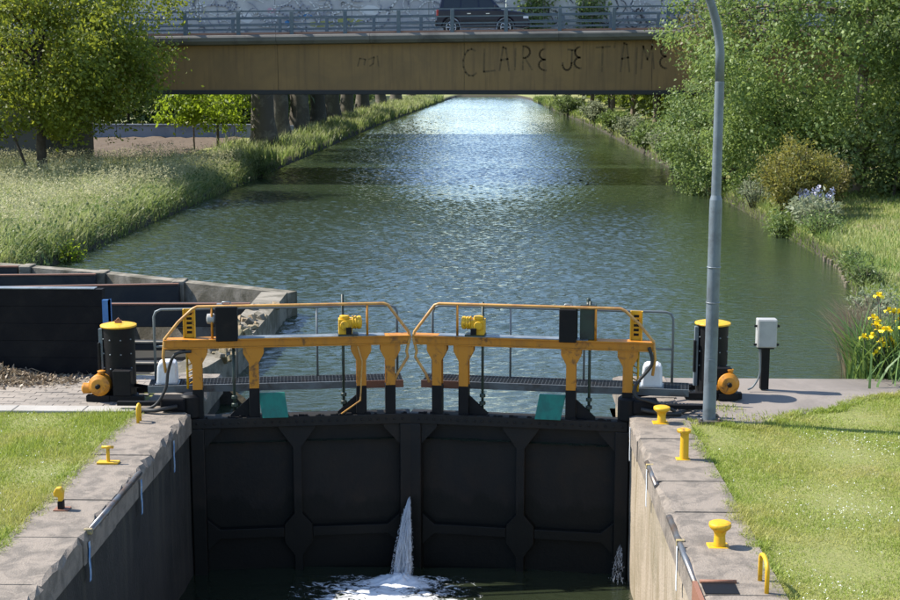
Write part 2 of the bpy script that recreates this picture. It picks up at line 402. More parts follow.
def leaves(pos, size, aspect=0.6, droop=0.0, up=0.3, out=None, tone=None):
    """leaf quads (folded diamond) at pos; returns verts, faces, rnd"""
    N = len(pos)
    d = rng.normal(size=(N, 3)); d[:, 2] = d[:, 2] * (1 - droop) - droop * 2.0
    d /= np.linalg.norm(d, axis=1)[:, None]
    nrm = rng.normal(size=(N, 3)); nrm[:, 2] += up * 2
    if out is not None: nrm = nrm * 0.55 + out
    sd = np.cross(d, nrm); sd /= np.linalg.norm(sd, axis=1)[:, None] + 1e-9
    nn = np.cross(sd, d)
    L = (size * rng.uniform(0.6, 1.3, N))[:, None]
    a = pos; c = pos + d * L
    mid = pos + d * L * 0.45 + nn * L * 0.08
    v = np.stack([a, mid + sd * L * aspect * 0.5, c, mid - sd * L * aspect * 0.5], 1).reshape(-1, 3)
    f = np.arange(4 * N).reshape(N, 4)
    r_ = rng.uniform(0, 1, N)
    if tone is not None: r_ = np.clip(0.45 * r_ + 0.55 * tone, 0, 1)
    return v, f, r_

def blades(pos, h, wd, lean, seg=2, dirn=None):
    """grass blades as tapering curved strips of triangles"""
    N = len(pos)
    an = rng.uniform(0, 2 * math.pi, N) if dirn is None else dirn
    ld = np.stack([np.cos(an), np.sin(an), np.zeros(N)], 1)
    fa = an + math.pi / 2 + rng.normal(0, 0.5, N)
    sd = np.stack([np.cos(fa), np.sin(fa), np.zeros(N)], 1)
    h = np.broadcast_to(h, N); wd = np.broadcast_to(wd, N); lean = np.broadcast_to(lean, N)
    cols = []; tv = []
    for i in range(seg):
        q = i / seg
        c = pos + ld * (lean * h * q * q)[:, None] + np.array([0, 0, 1.0]) * (h * (q - 0.3 * lean * q * q))[:, None]
        ww = (wd * (1 - 0.75 * q * q))[:, None] * 0.5
        cols += [c + sd * ww, c - sd * ww]; tv += [q, q]
    tip = pos + ld * (lean * h)[:, None] + np.array([0, 0, 1.0]) * (h * (1 - 0.3 * lean))[:, None]
    cols.append(tip); tv.append(1.0)
    k = len(cols)
    v = np.stack(cols, 1).reshape(-1, 3)
    base = np.arange(N)[:, None] * k
    tris = []
    for i in range(seg - 1):
        tris += [[2 * i, 2 * i + 2, 2 * i + 1], [2 * i + 1, 2 * i + 2, 2 * i + 3]]
    tris.append([2 * seg - 2, 2 * seg, 2 * seg - 1])
    f = (base[:, :, None] + np.array(tris)[None]).reshape(-1, 3)
    rr = np.repeat(rng.uniform(0, 1, N), len(tris))
    return v, f, rr, np.tile(np.array(tv), N)

def copy_tree(o, parent=None):
    c = o.copy(); col.objects.link(c); c.parent = parent
    for ch in list(o.children): copy_tree(ch, c)
    return c

ORD = ['first', 'second', 'third', 'fourth', 'fifth', 'sixth', 'seventh', 'eighth', 'ninth', 'tenth', 'eleventh', 'twelfth', 'thirteenth', 'fourteenth']

# ------------------------------------------------------------------ terrain and water
def wl(y):      # left water edge of the canal
    return np.interp(y, [30, 34, 39, 68, 127, 203, 245], [-10.6, -10.6, -10.4, -9.75, -8.7, -6.0, -4.0])
def wr(y):      # right water edge
    return np.interp(y, [21.3, 26.8, 31.6, 36.4, 66, 117, 221, 245], [7.2, 8.3, 9.4, 10.3, 10.5, 10.4, 7.7, 6.0])

def gz(x, y):
    x = np.asarray(x, float); y = np.asarray(y, float)
    z = np.zeros(np.broadcast(x, y).shape) - 0.03
    z = z + 0.05 * np.sin(x * 0.7 + y * 0.31) * np.sin(y * 0.23 - x * 0.2) * np.clip((np.abs(x) - 5) / 6, 0, 1)
    # right bank rises gently away from the water
    z = z + np.clip((x - 11) / 12, 0, 1) * 0.7 * np.clip((y - 22) / 10, 0, 1)
    up = (y > 21.3) & (y < 246)
    dl = x - wl(y); dr = wr(y) - x
    inside = up & (dl > 0) & (dr > 0)
    inside &= ~((y < 33.6) & (x < -2.7))
    bank = np.minimum(np.clip(dl, -3, 9), np.clip(dr, -3, 9))
    # profile over distance from the water edge: bank inside water goes down
    prof = np.interp(bank, [-2.2, -0.9, -0.22, 0.0, 0.6, 2.0], [0, -0.02, -0.07, -0.6, -1.6, -2.4])
    near = up & (bank > -2.2) & ~((y < 33.9) & (x < -2.7))
    z = np.where(near, np.minimum(z, z + prof), z)
    pit = (y > 21.35) & (y < 33.7) & (x > -10.7) & (x < 4)
    z = np.where(pit, -2.4, z)
    lock = (y <= 21.32) & (np.abs(x) < 3.62)
    z = np.where(lock, -4.6, z)
    field = (x < -16.5) & (y > 40)
    z = np.where(field, z - 0.12, z)
    return z

xs = np.unique(np.round(np.concatenate([[-900, -400, -200, -120, -80, -60, -45, -36], np.arange(-30, -11.9, 1.0), np.arange(-11.8, -5, 0.3), np.arange(-5, -3.5, 0.5),
     [-3.7, -3.62, -3.61, -3.3, -3.2, 0, 3.61, 3.63, 3.7], np.arange(4, 12.5, 0.3), np.arange(13, 31, 1.0), [36, 45, 60, 80, 120, 200, 400, 900]]), 3))
ys = np.unique(np.round(np.concatenate([[-200, -80, -30, -10], np.arange(0, 21, 1.0), [21.3, 21.34, 21.36, 21.6], np.arange(22, 36, 0.4), np.arange(36, 80, 1.0), np.arange(80, 250, 4.0), [260, 300, 400, 700, 1500]]), 3))
XX, YY = np.meshgrid(xs, ys); ZZ = gz(XX, YY)
V = np.stack([XX, YY, ZZ], -1).reshape(-1, 3)
nx = len(xs); ii = np.arange((len(ys) - 1) * (nx - 1)); a = (ii // (nx - 1)) * nx + ii % (nx - 1)
F = np.stack([a, a + 1, a + 1 + nx, a + nx], 1)
g = raw_mesh('ground', V, F, 'ground'); tag(g, 'grassy ground on both banks of the canal', 'ground', kind='structure')

WZ = -0.5
def ripple(x, y, n=80, lmin=0.18, lmax=0.42, slope=0.26, seed=5):
    g_ = np.random.default_rng(seed); z = np.zeros_like(x)
    for k in range(n):
        lam = lmin * (lmax / lmin) ** g_.uniform(0, 1); a_ = math.pi / 2 + 0.4 + g_.normal(0, 0.75); kk = 2 * math.pi / lam
        amp = slope / kk * math.sqrt(2 / n)
        q = kk * (x * math.cos(a_) + y * math.sin(a_)) + g_.uniform(0, 6.28)
        z += amp * (np.sin(q) + 0.25 * np.sin(2 * q + 1.2))
    gust = 0.9 + 0.2 * np.sin(x * 0.21 + y * 0.13 + 1) * np.sin(y * 0.17 - x * 0.11) + 0.2 * np.sin(y * 0.06 + 2)
    shelter = np.clip((wr(y) - x) / 5.0, 0.15, 1) * np.clip((y - 20) / 8.0, 0.22, 1)
    return z * gust * shelter
wxs = np.arange(-12.4, 12.5, 0.095)
wys = np.concatenate([np.arange(18.9, 55, 0.052), np.arange(55, 110, 0.10), np.arange(110, 250, 0.33)])
XX, YY = np.meshgrid(wxs, wys); ZZ = WZ + ripple(XX, YY)
V = np.stack([XX, YY, ZZ], -1).reshape(-1, 3); nx = len(wxs)
ii = np.arange((len(wys) - 1) * (nx - 1)); a = (ii // (nx - 1)) * nx + ii % (nx - 1)
cxq, cyq = V[a, 0] + 0.06, V[a, 1] + 0.05
line = np.interp(cxq, [-12.4, -10.9, -8.0, -3.05], [34.1, 33.4, 32.1, 29.25])
ok = ~((cxq < -3.3) & (cyq < line)) & ~((cyq < 21.25) & (np.abs(cxq) > 3.05)) & ~(cyq < 19.0 + 0.42 * (1 - np.abs(cxq) / 3.05)) & (cxq < wr(cyq) + 0.8) & (cxq > wl(cyq) - 0.8)
a = a[ok]
o = raw_mesh('canal_water', V, np.stack([a, a + 1, a + 1 + nx, a + nx], 1), 'water_canal')
o.data.polygons.foreach_set('use_smooth', np.ones(len(a), bool))
tag(o, 'rippled blue green water of the canal above the gates', 'water', kind='structure')
mb = MB().add([(-11.2, 21.3, -1.6), (-3.3, 21.3, -1.6), (-3.3, 33.5, -1.6), (-11.2, 33.5, -1.6)], [(0, 1, 2, 3)])
tag(mb.build('basin_floor', 'basin_shade'), 'side basin floor coloured dark for the shade in the pit', 'floor', kind='structure')
LZ = -2.4
mb = MB().add([(-3.3, -40, LZ), (3.3, -40, LZ), (3.3, 19.3, LZ), (-3.3, 19.3, LZ)], [(0, 1, 2, 3)])
tag(mb.build('lock_water', 'water_lock'), 'dark water at the bottom of the lock chamber', 'water', kind='structure')

# ploughed field with real furrows on the left beyond the bridge
fx = np.arange(-75, -13.4, 0.45); fy = np.arange(60, 96.5, 0.9)
FX, FY = np.meshgrid(fx, fy)
FZ = 0.02 + 0.025 * np.sin(FX * 2 * math.pi / 1.35) + rng.normal(0, 0.035, FX.shape) + np.clip((FX + 15.5) / 2, 0, 1) * -0.25
V = np.stack([FX, FY, FZ], -1).reshape(-1, 3); nx = len(fx)
ii = np.arange((len(fy) - 1) * (nx - 1)); a = (ii // (nx - 1)) * nx + ii % (nx - 1)
tag(raw_mesh('field', V, np.stack([a, a + 1, a + 1 + nx, a + nx], 1), 'field_soil'), 'bare brown ploughed field behind the left bank', 'field', kind='structure')

# ------------------------------------------------------------------ lock walls, aprons
HW = 3.05
def lock_wall(s, label):
    th = thing('lock_wall', label, 'wall', (s * HW, 10, 0))
    # face: a grid with slight unevenness
    ysl = np.arange(-2, 21.31, 0.35); zs = np.array([-4.5, -2.9, -2.5, -2.1, -1.7, -1.3, -0.9, -0.5, -0.3])
    A, B = np.meshgrid(ysl, zs)
    X = s * (HW + 0.02 + rng.uniform(0, 0.022, A.shape))
    v = np.stack([X, A, B], -1).reshape(-1, 3); k = len(ysl)
    mbf = MB()
    fs = [(j * k + i, j * k + i + 1, (j + 1) * k + i + 1, (j + 1) * k + i) for j in range(len(zs) - 1) for i in range(k - 1)]
    mbf.add([tuple(p) for p in v], fs, 0, True)
    mbf.box(*sorted((s * (HW + 0.05), s * (HW + 0.75))), -2, 21.3, -4.5, -0.31)
    mbf.build('wall_face', 'wall_concrete' if s > 0 else 'wall_mossy_shade', th)
    y = 0.0; rr = random.Random(3 + s)
    while y < 21.2:
        L = min(rr.uniform(0.85, 1.35), 21.3 - y)
        if 21.3 - (y + L) < 0.4: L = 21.3 - y
        w0 = HW - rr.uniform(0.0, 0.025); w1 = HW + rr.uniform(0.74, 0.80); top = rr.uniform(-0.006, 0.008)
        notch = s > 0 and 11.65 < y + L * 0.5 < 12.6
        mbs = MB()
        # inner arris broken into short irregular lengths
        n = 8; yy = np.linspace(y + 0.006, y + L - 0.006, n + 1)
        e = [w0 + rr.choice([0, 0.0, 0.01, 0.03, 0.07]) for _ in range(n + 1)]
        dz = [rr.choice([0.02, 0.03, 0.045, 0.09]) for _ in range(n + 1)]
        vs = []
        for i in range(n + 1):
            vs += [(s * w0, yy[i], -0.31), (s * w0, yy[i], top - dz[i]), (s * (e[i] + 0.03), yy[i], top), (s * w1, yy[i], top), (s * w1, yy[i], -0.31)]
        fs = [(i * 5 + j, i * 5 + (j + 1) % 5, (i + 1) * 5 + (j + 1) % 5, (i + 1) * 5 + j) for i in range(n) for j in range(5)]
        fs += [tuple(range(5)), tuple(reversed(range(n * 5, n * 5 + 5)))]
        mbs.add(vs, fs)
        mbs.build('coping_stone', 'coping', th)
        y += L
    return th
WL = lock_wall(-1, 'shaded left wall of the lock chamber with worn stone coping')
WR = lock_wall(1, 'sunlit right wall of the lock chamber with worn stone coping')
# steel arris guards let into the coping
def guard(th, s, y0, y1):
    MB().tube([(s * (HW - 0.004), y0, -0.03), (s * (HW - 0.004), y1, -0.03)], 0.034, 10).build('steel_edge', 'edge_steel', th)
guard(WL, -1, 13.9, 16.0); guard(WR, 1, 12.45, 14.5); guard(WR, 1, 15.6, 16.6)
# painted gauge marks running down the faces
def mark(th, s, y, z0, z1, m):
    mbm = MB(); n = 6
    for i in range(n):
        q0 = z0 + (z1 - z0) * i / n; q1 = z0 + (z1 - z0) * (i + 1) / n
        o0 = 0.012 * math.sin(i * 1.7); o1 = 0.012 * math.sin((i + 1) * 1.7); ww = 0.03
        x = s * (HW - 0.030)
        mbm.hexa([(x, y + o0 - ww, q0), (x, y + o0 + ww, q0), (x - s * 0.004, y + o0 + ww, q0), (x - s * 0.004, y + o0 - ww, q0),
                  (x, y + o1 - ww, q1), (x, y + o1 + ww, q1), (x - s * 0.004, y + o1 + ww, q1), (x - s * 0.004, y + o1 - ww, q1)])
    mbm.build('paint_mark', m, th)
for yy in (13.75, 15.95, 17.7): mark(WL, -1, yy, -0.10, -0.52, 'blue_mark')
for yy in (13.65, 16.4, 18.4): mark(WR, 1, yy, -0.06, -0.52, 'white_mark')
for (th, s, yy) in ((WL, -1, 13.85), (WR, 1, 13.66), (WR, 1, 16.4)):
    MB().box(*sorted((s * (HW - 0.042), s * (HW + 0.045))), yy - 0.025, yy + 0.025, -0.05, 0.010).build('yellow_dab', 'ochre_dab', th, bevel=0.006)
# ladder recess framed in steel, its inner shade painted as a flat plate on the right coping
MB().box(HW + 0.03, HW + 0.34, 12.18, 12.46, 0.0, 0.016, 0).build('recess_shade', 'black_paint', WR)
MB().box(HW - 0.045, HW + 0.0, 12.0, 12.5, -0.6, 0.012, 0).tube([(HW + 0.02, 12.47, 0.02), (HW + 0.36, 12.47, 0.02)], 0.02, 8).build('recess_frame', 'rust_plate', WR)

# right apron and left paving
mb = MB()
pts = [(HW + 0.75, 18.5), (4.7, 18.35), (5.6, 19.15), (6.6, 19.9), (7.5, 20.6), (7.7, 21.3), (HW + 0.75, 21.3)]
mb.prism(pts, -1.2, -0.018, 'XY')
tag(mb.build('quay_apron', 'apron', bevel=0.02), 'bare concrete quay at the right gate end', 'quay', kind='structure')
pv = thing('paving', 'brick paving with a pale kerb strip on the left quay', 'paving', (-6, 20, 0)); pv['kind'] = 'structure'; del pv['category']
mb = MB().box(-9.5, -(HW + 0.77), 18.95, 21.3, -1.2, -0.035); mb.build('paving_bed', 'grout', pv)
mb = MB(); y = 19.18; k = 0
while y < 21.2:
    x = -9.4 + (0.12 if k % 2 else 0)
    while x < -(HW + 1.05):
        zt = -0.004 + random.uniform(-0.005, 0.004)
        mb.box(x, x + 0.232, y, y + 0.112, -0.034, zt); x += 0.24
    y += 0.12; k += 1
o = mb.build('paver', 'paver', pv); o['kind'] = 'stuff'
x = -9.5
while x < -(HW + 0.9):
    MB().box(x, min(x + 0.98, -(HW + 0.80)), 18.86, 19.165, -0.12, 0.006).build('kerb_slab', 'slab_pale', pv, bevel=0.012); x += 0.99

# ------------------------------------------------------------------ side basin at the left of the upper gates
def wall_run(name, label, pts, th, z0, z1, m, capm=None):
    t0 = thing(name, label, 'wall', (pts[0][0], pts[0][1], 0))
    mbw = MB(); n = len(pts); L = []; Rr = []
    for i in range(n):
        d = Vector((*pts[min(i + 1, n - 1)], 0)) - Vector((*pts[max(i - 1, 0)], 0)); d.normalize(); q = Vector((-d.y, d.x, 0)) * th / 2
        L.append((pts[i][0] + q.x, pts[i][1] + q.y)); Rr.append((pts[i][0] - q.x, pts[i][1] - q.y))
    for i in range(n - 1):
        mbw.hexa([(*L[i], z0), (*Rr[i], z0), (*Rr[i + 1], z0), (*L[i + 1], z0), (*L[i], z1[i]), (*Rr[i], z1[i]), (*Rr[i + 1], z1[i + 1]), (*L[i + 1], z1[i + 1])])
    mbw.build('wall_body', m, t0)
    return t0
ow = wall_run('basin_wall', 'long pale concrete wall of the side basin slanting toward the canal', [(-10.9, 33.4), (-8.0, 32.1), (-5.5, 30.6), (-3.05, 29.2)], 0.34, -2.4, [0.02, 0.02, 0.02, 0.02], 'old_concrete')
for (x, y) in ((-9.9, 32.96), (-7.85, 32.0), (-5.75, 30.74)):
    MB().box(x - 0.13, x + 0.13, y - 0.36, y + 0.16, -1.0, 0.06).build('buttress', 'old_concrete', ow, bevel=0.02)
rw = wall_run('basin_wall', 'broken mossy concrete wall running from the basin corner to the left gate', [(-3.42, 29.15), (-3.4, 26.5), (-3.42, 24.4), (-3.5, 22.9), (-3.66, 21.9), (-3.95, 21.2)], 0.55, -2.4, [0.03, 0.01, -0.03, 0.0, 0.0, 0.0], 'old_concrete')
rr = random.Random(11)
for i in range(46):          # crumbled pieces along the broken stretch
    y = rr.uniform(22.2, 27.6); x = -3.36 + rr.uniform(-0.22, 0.24); s = rr.uniform(0.04, 0.12)
    Mx = Matrix.Translation((x, y, 0.0 + s * 0.2)) @ Matrix.Rotation(rr.uniform(0, 3), 4, Vector((rr.random(), rr.random(), rr.random() + 0.1)).normalized())
    MB().box(-s, s, -s * 0.8, s * 0.8, -s * 0.5, s * 0.5, 0, Mx).build('broken_stone', 'rubble' if rr.random() < 0.7 else 'old_concrete', rw, bevel=0.012)
# struts across the basin
struts = [(-13.5, 32.9, -10.1, 32.9, 0.02), (-13.5, 31.2, -7.9, 31.7, 0.02), (-12, 29.4, -5.7, 30.4, 0.01), (-11, 27.6, -3.7, 27.9, 0.0), (-11, 25.2, -3.7, 25.3, -0.28), (-11, 23.8, -3.7, 23.8, -0.36), (-11, 22.8, -3.7, 22.8, -0.40)]
slab = ['at the very back of the side basin', 'second from the back in the side basin', 'third from the back, ending at the slanting wall', 'meeting the broken wall below the slanting wall', 'just behind the blue post, set lower', 'low in the basin behind the left railing', 'low in the basin nearest the quay']
for (x0, y0, x1, y1, zt), lb in zip(struts, slab):
    th = thing('concrete_strut', 'dark concrete strut ' + lb, 'strut', ((x0 + x1) / 2, (y0 + y1) / 2, zt - 0.5), group='struts across the side basin')
    mbx = MB(); d = 0.17; hh = 0.46 if zt > -0.2 else 0.14
    mbx.hexa([(x0, y0 - d, zt - hh), (x1, y1 - d, zt - hh), (x1, y1 + d, zt - hh), (x0, y0 + d, zt - hh), (x0, y0 - d, zt), (x1, y1 - d, zt), (x1, y1 + d, zt), (x0, y0 + d, zt)])
    mbx.build('strut_beam', 'strut_concrete', th, bevel=0.02)
    mbx = MB(); mbx.hexa([(x0, y0 - d - 0.02, zt), (x1, y1 - d - 0.02, zt), (x1, y1 - d + 0.06, zt), (x0, y0 - d + 0.06, zt), (x0, y0 - d - 0.02, zt + 0.03), (x1, y1 - d - 0.02, zt + 0.03), (x1, y1 - d + 0.06, zt + 0.03), (x0, y0 - d + 0.06, zt + 0.03)])
    mbx.build('lit_edge', 'rust_plate' if zt > -0.01 else 'old_concrete', th)  # lighter strip painting the sun on the strut's top edge
# black plank bulkhead
bk = thing('bulkhead', 'large black plank bulkhead standing on the left quay before the basin', 'bulkhead', (-8, 21.25, 0))
z = 0.0; k = 0
while z < 1.30:
    hh = 0.27
    MB().box(-12.5, -4.86, 21.18 + 0.003 * (k % 2), 21.34, z + 0.0015, z + hh - 0.0015).build('plank', 'black_tar', bk, bevel=0.003); z += hh; k += 1
MB().box(-12.52, -4.98, 21.17, 21.36, z + 0.002, z + 0.014).build('top_strip', 'galvanised', bk)
for x in (-12.2, -9.6, -7.2): MB().box(x, x + 0.12, 21.345, 21.50, 0, z).build('back_post', 'black_tar', bk)
bp = thing('steel_post', 'blue steel post at the right end of the black bulkhead', 'post', (-4.78, 21.15, 0))
MB().box(-4.84, -4.73, 21.08, 21.16, 0, 1.2).box(-4.75, -4.73, 21.08, 21.22, 0, 1.2).build('post_shaft', 'blue_paint', bp)
MB().box(-4.90, -4.66, 21.03, 21.25, 0, 0.015).build('foot_plate', 'black_paint', bp)
# heap of dry twigs and leaves
n = 4500
px = rng.normal(-6.6, 0.75, n); py = rng.normal(20.75, 0.22, n); hgt = 0.33 * np.exp(-((px + 6.9) / 0.75) ** 2 - ((py - 20.85) / 0.3) ** 2)
P = np.stack([px, np.clip(py, 19.6, 21.1), rng.uniform(0.0, 1, n) * hgt + 0.012], 1)
v, f, r_ = leaves(P, np.full(n, 0.075), 0.4, up=0.8)
th = thing('leaf_heap', 'heap of dry leaves and twigs against the black bulkhead', 'heap', (-6.7, 20.8, 0)); th['kind'] = 'stuff'
o = raw_mesh('dry_leaves', v - np.array([-6.7, 20.8, 0]), f, 'leaf_dry', th, rnd=r_); o['kind'] = 'stuff'
mb = MB(); rr = random.Random(5)
for i in range(60):
    x, y = rr.gauss(-6.7, 0.6), min(21.0, rr.gauss(20.75, 0.2)); a = rr.uniform(0, 6.28); L = rr.uniform(0.2, 0.6)
    z0 = rr.uniform(0.02, 0.3) * math.exp(-((x + 6.9) / 0.7) ** 2)
    mb.tube([(x, y, z0 + 0.01), (x + L * 0.5 * math.cos(a), y + L * 0.2 * math.sin(a), z0 + 0.08), (x + L * math.cos(a), y + L * 0.35 * math.sin(a), z0 + 0.02)], [0.01, 0.008, 0.004], 5)
o = mb.build('twig', 'dead_wood', th); o['kind'] = 'stuff'

# ------------------------------------------------------------------ lock gates
GL = 3.088
TH = R(8.0)
def gear_motor(mbz, u, v, w0, s, flip=1):
    """yellow gearbox with a motor barrel lying across"""
    mbz.box(u - 0.12, u + 0.07, v - 0.10, v + 0.10, w0, w0 + 0.21)
    mbz.lathe([(0.06, 0.065), (0.098, 0.07), (0.098, 0.085), (0.085, 0.09), (0.085, 0.105), (0.096, 0.11), (0.096, 0.125), (0.084, 0.13), (0.084, 0.145), (0.094, 0.15), (0.094, 0.19), (0.07, 0.205), (0.02, 0.21)], (u, v - 0.02, w0 + 0.155), 18, 'X')
    mbz.lathe([(0.05, 0), (0.07, 0.01), (0.07, 0.05), (0.03, 0.058)], (u - 0.035, v - 0.02, w0 + 0.205), 14, 'Z')
    mbz.lathe([(0.02, -0.03), (0.06, -0.028), (0.065, 0.01)], (u - 0.04, v - 0.10, w0 + 0.13), 14, 'Y')

def gate(s, label, A):
    g = thing('lock_gate', label, 'lock gate', (-s * HW, 18.98, 0), s * TH)
    def S(mbx):     # mirror for the right leaf
        if s < 0: mbx.v = [(-x, y, z) for x, y, z in mbx.v]
        return mbx
    def B(mbx, name, mats, parent=g, bevel=0.0): return S(mbx).build(name, mats, parent, bevel, world=False)
    # --- submerged leaf
    B(MB().box(0.1, GL - 0.1, 0.10, 0.125, -4.4, -0.2), 'skin_plate', 'black_steel')
    B(MB().box(0.0, GL - 0.01, -0.10, 0.17, -0.26, -0.11), 'top_beam', 'black_steel', bevel=0.012)
    B(MB().box(-0.02, 0.17, -0.098, 0.168, -4.4, -0.262), 'heel_post', 'black_steel', bevel=0.012)
    B(MB().box(GL - 0.17, GL - 0.012, -0.098, 0.168, -4.4, -0.262), 'mitre_post', 'black_steel', bevel=0.012)
    zc = -1.82; um = A['mullion']
    def flare(u, z, a, b2, c, up):   # gusset polygon between a stile and a beam
        d = 1 if up else -1
        return [(u - a, z), (u - b2, z), (u - b2 + c * 0, z)]
    pm = [(um - 0.06, -4.4), (um + 0.06, -4.4), (um + 0.06, zc - 0.36), (um + 0.20, zc - 0.16), (um + 0.20, zc + 0.10), (um + 0.06, zc + 0.26), (um + 0.06, -0.58), (um + 0.26, -0.30), (um + 0.26, -0.262),
          (um - 0.26, -0.262), (um - 0.26, -0.30), (um - 0.06, -0.58), (um - 0.06, zc + 0.26), (um - 0.20, zc + 0.10), (um - 0.20, zc - 0.16), (um - 0.06, zc - 0.36)]
    B(MB().prism(pm, -0.03, 0.098), 'mullion', 'black_steel', bevel=0.008)
    for (u0, u1) in ((0.172, um - 0.202), (um + 0.202, GL - 0.172)):
        pc = [(u0, zc - 0.26), (u0 + 0.18, zc - 0.08), (u1 - 0.001, zc - 0.08), (u1 - 0.001, zc + 0.06), (u0 + 0.18, zc + 0.06), (u0, zc + 0.22)] if u0 < 1 else \
             [(u0 + 0.001, zc - 0.08), (u1 - 0.18, zc - 0.08), (u1, zc - 0.26), (u1, zc + 0.22), (u1 - 0.18, zc + 0.06), (u0 + 0.001, zc + 0.06)]
        B(MB().prism(pc, -0.025, 0.098), 'cross_beam', 'black_steel', bevel=0.008)
    for (u0, u1, d) in ((0.172, 0.40, 1), (GL - 0.172, GL - 0.40, -1)):
        B(MB().prism([(u0, -0.264), (u1, -0.264), (u1, -0.30), (u0, -0.56)], -0.06, 0.098), 'gusset', 'black_steel')
    rr = random.Random(9 + s)
    mr = MB()
    for i in range(26):        # bolt heads along the top beam
        mr.lathe([(0.016, 0), (0.016, 0.012), (0.008, 0.016)], (0.08 + i * 0.115, -0.10 - 0.001, -0.185), 6, 'Y', M=Matrix.Scale(-1, 4, (0, 1, 0)))
    o = B(mr, 'bolt_row', 'black_steel'); o['kind'] = 'stuff'
    mr = MB()
    for i in range(40):        # flaking lumps on the top edge
        u = rr.uniform(0.05, GL - 0.1); mr.box(u, u + rr.uniform(0.02, 0.08), -0.11 + rr.uniform(0, 0.02), -0.06, -0.112, -0.112 + rr.uniform(0.008, 0.03))
    o = B(mr, 'top_debris', 'black_tar'); o['kind'] = 'stuff'
    # --- yellow frame above
    bz0, bz1 = 0.885, 1.015
    for u in A['posts']:
        hw = 0.067
        poly = [(u - hw, 0.30), (u + hw, 0.30), (u + hw, 0.66), (u + hw + 0.075, 0.80), (u + hw + 0.075, bz0 - 0.002), (u - hw - 0.075, bz0 - 0.002), (u - hw - 0.075, 0.80), (u - hw, 0.66)]
        p = MB().prism(poly, -0.075, -0.055).prism([(u - 0.012, 0.30), (u + 0.012, 0.30), (u + 0.012, bz0 - 0.004), (u - 0.012, bz0 - 0.004)], -0.054, 0.07).prism([(q[0], q[1]) for q in poly], 0.071, 0.09)
        o = B(p, 'post', 'yellow_worn', bevel=0.004)
        p = MB().prism([(u - hw - 0.004, -0.11), (u + hw + 0.004, -0.11), (u + hw + 0.004, 0.30), (u - hw - 0.004, 0.30)], -0.078, 0.092)
        f_ = B(p, 'post_foot', 'black_paint', o, bevel=0.004)
    for (u, d) in A['braces']:
        B(MB().prism([(u + d * 0.075, -0.108), (u + d * 0.34, -0.108), (u + d * 0.34, -0.08), (u + d * 0.075, 0.16)], -0.02, 0.02), 'foot_brace', 'black_paint')
    b0, b1 = A['beam']
    B(MB().box(b0, b1, -0.058, 0.058, bz0, bz1 - 0.018).box(b0 - 0.01, b1 + 0.005, -0.095, 0.115, bz1 - 0.018, bz1).box(b0 - 0.01, b1 + 0.005, -0.09, 0.11, bz0 - 0.0, bz0 + 0.016), 'frame_beam', 'yellow_worn', bevel=0.003)
    B(MB().box(b0 + 0.9, b1 - 0.35, -0.09, 0.11, bz1 + 0.0015, bz1 + 0.008), 'tread_strip', 'galvanised')
    # front handrail
    ht = 1.47
    pts = [(b0 + 0.01, -0.05, 0.55), (b0 - 0.02, -0.05, 0.78), (b0 + 0.005, -0.05, 1.02), (b0 + 0.20, -0.05, 1.26), (b0 + 0.40, -0.05, ht - 0.03), (b0 + 0.46, -0.05, ht), (b1 - 0.36, -0.05, ht), (b1 - 0.30, -0.05, ht - 0.02), (b1 - 0.01, -0.05, 1.06), (b1 + 0.01, -0.05, 0.98), (b1 - 0.04, -0.05, 0.78), (b1 - 0.02, -0.05, 0.70), (b1 - 0.17, -0.05, 0.46), (b1 - 0.22, -0.05, 0.34)]
    hr = B(MB().tube(pts, 0.021, 8), 'front_handrail', 'rail_copper' if s > 0 else 'rail_copper')
    for u in A['balus']: B(MB().tube([(u, -0.05, bz1), (u, -0.05, ht)], 0.017, 8), 'baluster', 'yellow_worn', hr)
    # walkway at the upstream side
    d0, d1 = A['deck']
    wk = MB().box(d0, d1, 0.30, 0.315, 0.235, 0.275).box(d0, d1, 0.785, 0.80, 0.235, 0.275)
    k_ = int((d1 - d0) / 0.05)
    for i in range(k_ + 1): wk.box(d0 + (d1 - d0 - 0.006) * i / k_, d0 + (d1 - d0 - 0.006) * i / k_ + 0.006, 0.3155, 0.7845, 0.24, 0.272)
    for i in range(1, 12): wk.box(d0, d1, 0.3155 + 0.039 * i, 0.3155 + 0.039 * i + 0.006, 0.255, 0.2735)
    o = B(wk, 'walkway', 'grating'); o['kind'] = 'stuff'
    B(MB().box(d0, d1, 0.272, 0.298, 0.19, 0.29), 'walkway_edge', 'walk_edge')
    B(MB().box(d1 - 0.55, d1 - 0.001, 0.262, 0.270, 0.185, 0.295), 'walkway_edge', 'rust_plate')
    for u in A['posts']: B(MB().box(u - 0.03, u + 0.03, 0.095, 0.30, 0.19, 0.232), 'deck_bracket', 'grating')
    # rear handrail
    e0, e1 = A['rear']; v = 0.77; rt = 1.30
    c = 0.10
    pts = [(e0, v, 0.28), (e0, v, rt - c), (e0 + 0.03, v, rt - 0.03), (e0 + c, v, rt), (e1 - c, v, rt), (e1 - 0.03, v, rt - 0.03), (e1, v, rt - c), (e1, v, 0.28)]
    rh = B(MB().tube(pts, 0.019, 8), 'rear_handrail', 'grey_rail')
    B(MB().tube([(e0, v, 0.76), (e1, v, 0.76)], 0.016, 8), 'mid_rail', 'grey_rail', rh)
    for u in A['rearposts']: B(MB().tube([(u, v, 0.28), (u, v, rt)], 0.016, 8), 'baluster', 'grey_rail', rh)
    # paddle gear: yellow gear motor, black motor box, rods
    u = A['gear']
    mg = MB(); gear_motor(mg, u, 0.02, bz1 + 0.03, s, A['flip'])
    gm = B(mg, 'gear_motor', 'yellow_bright', bevel=0.012)
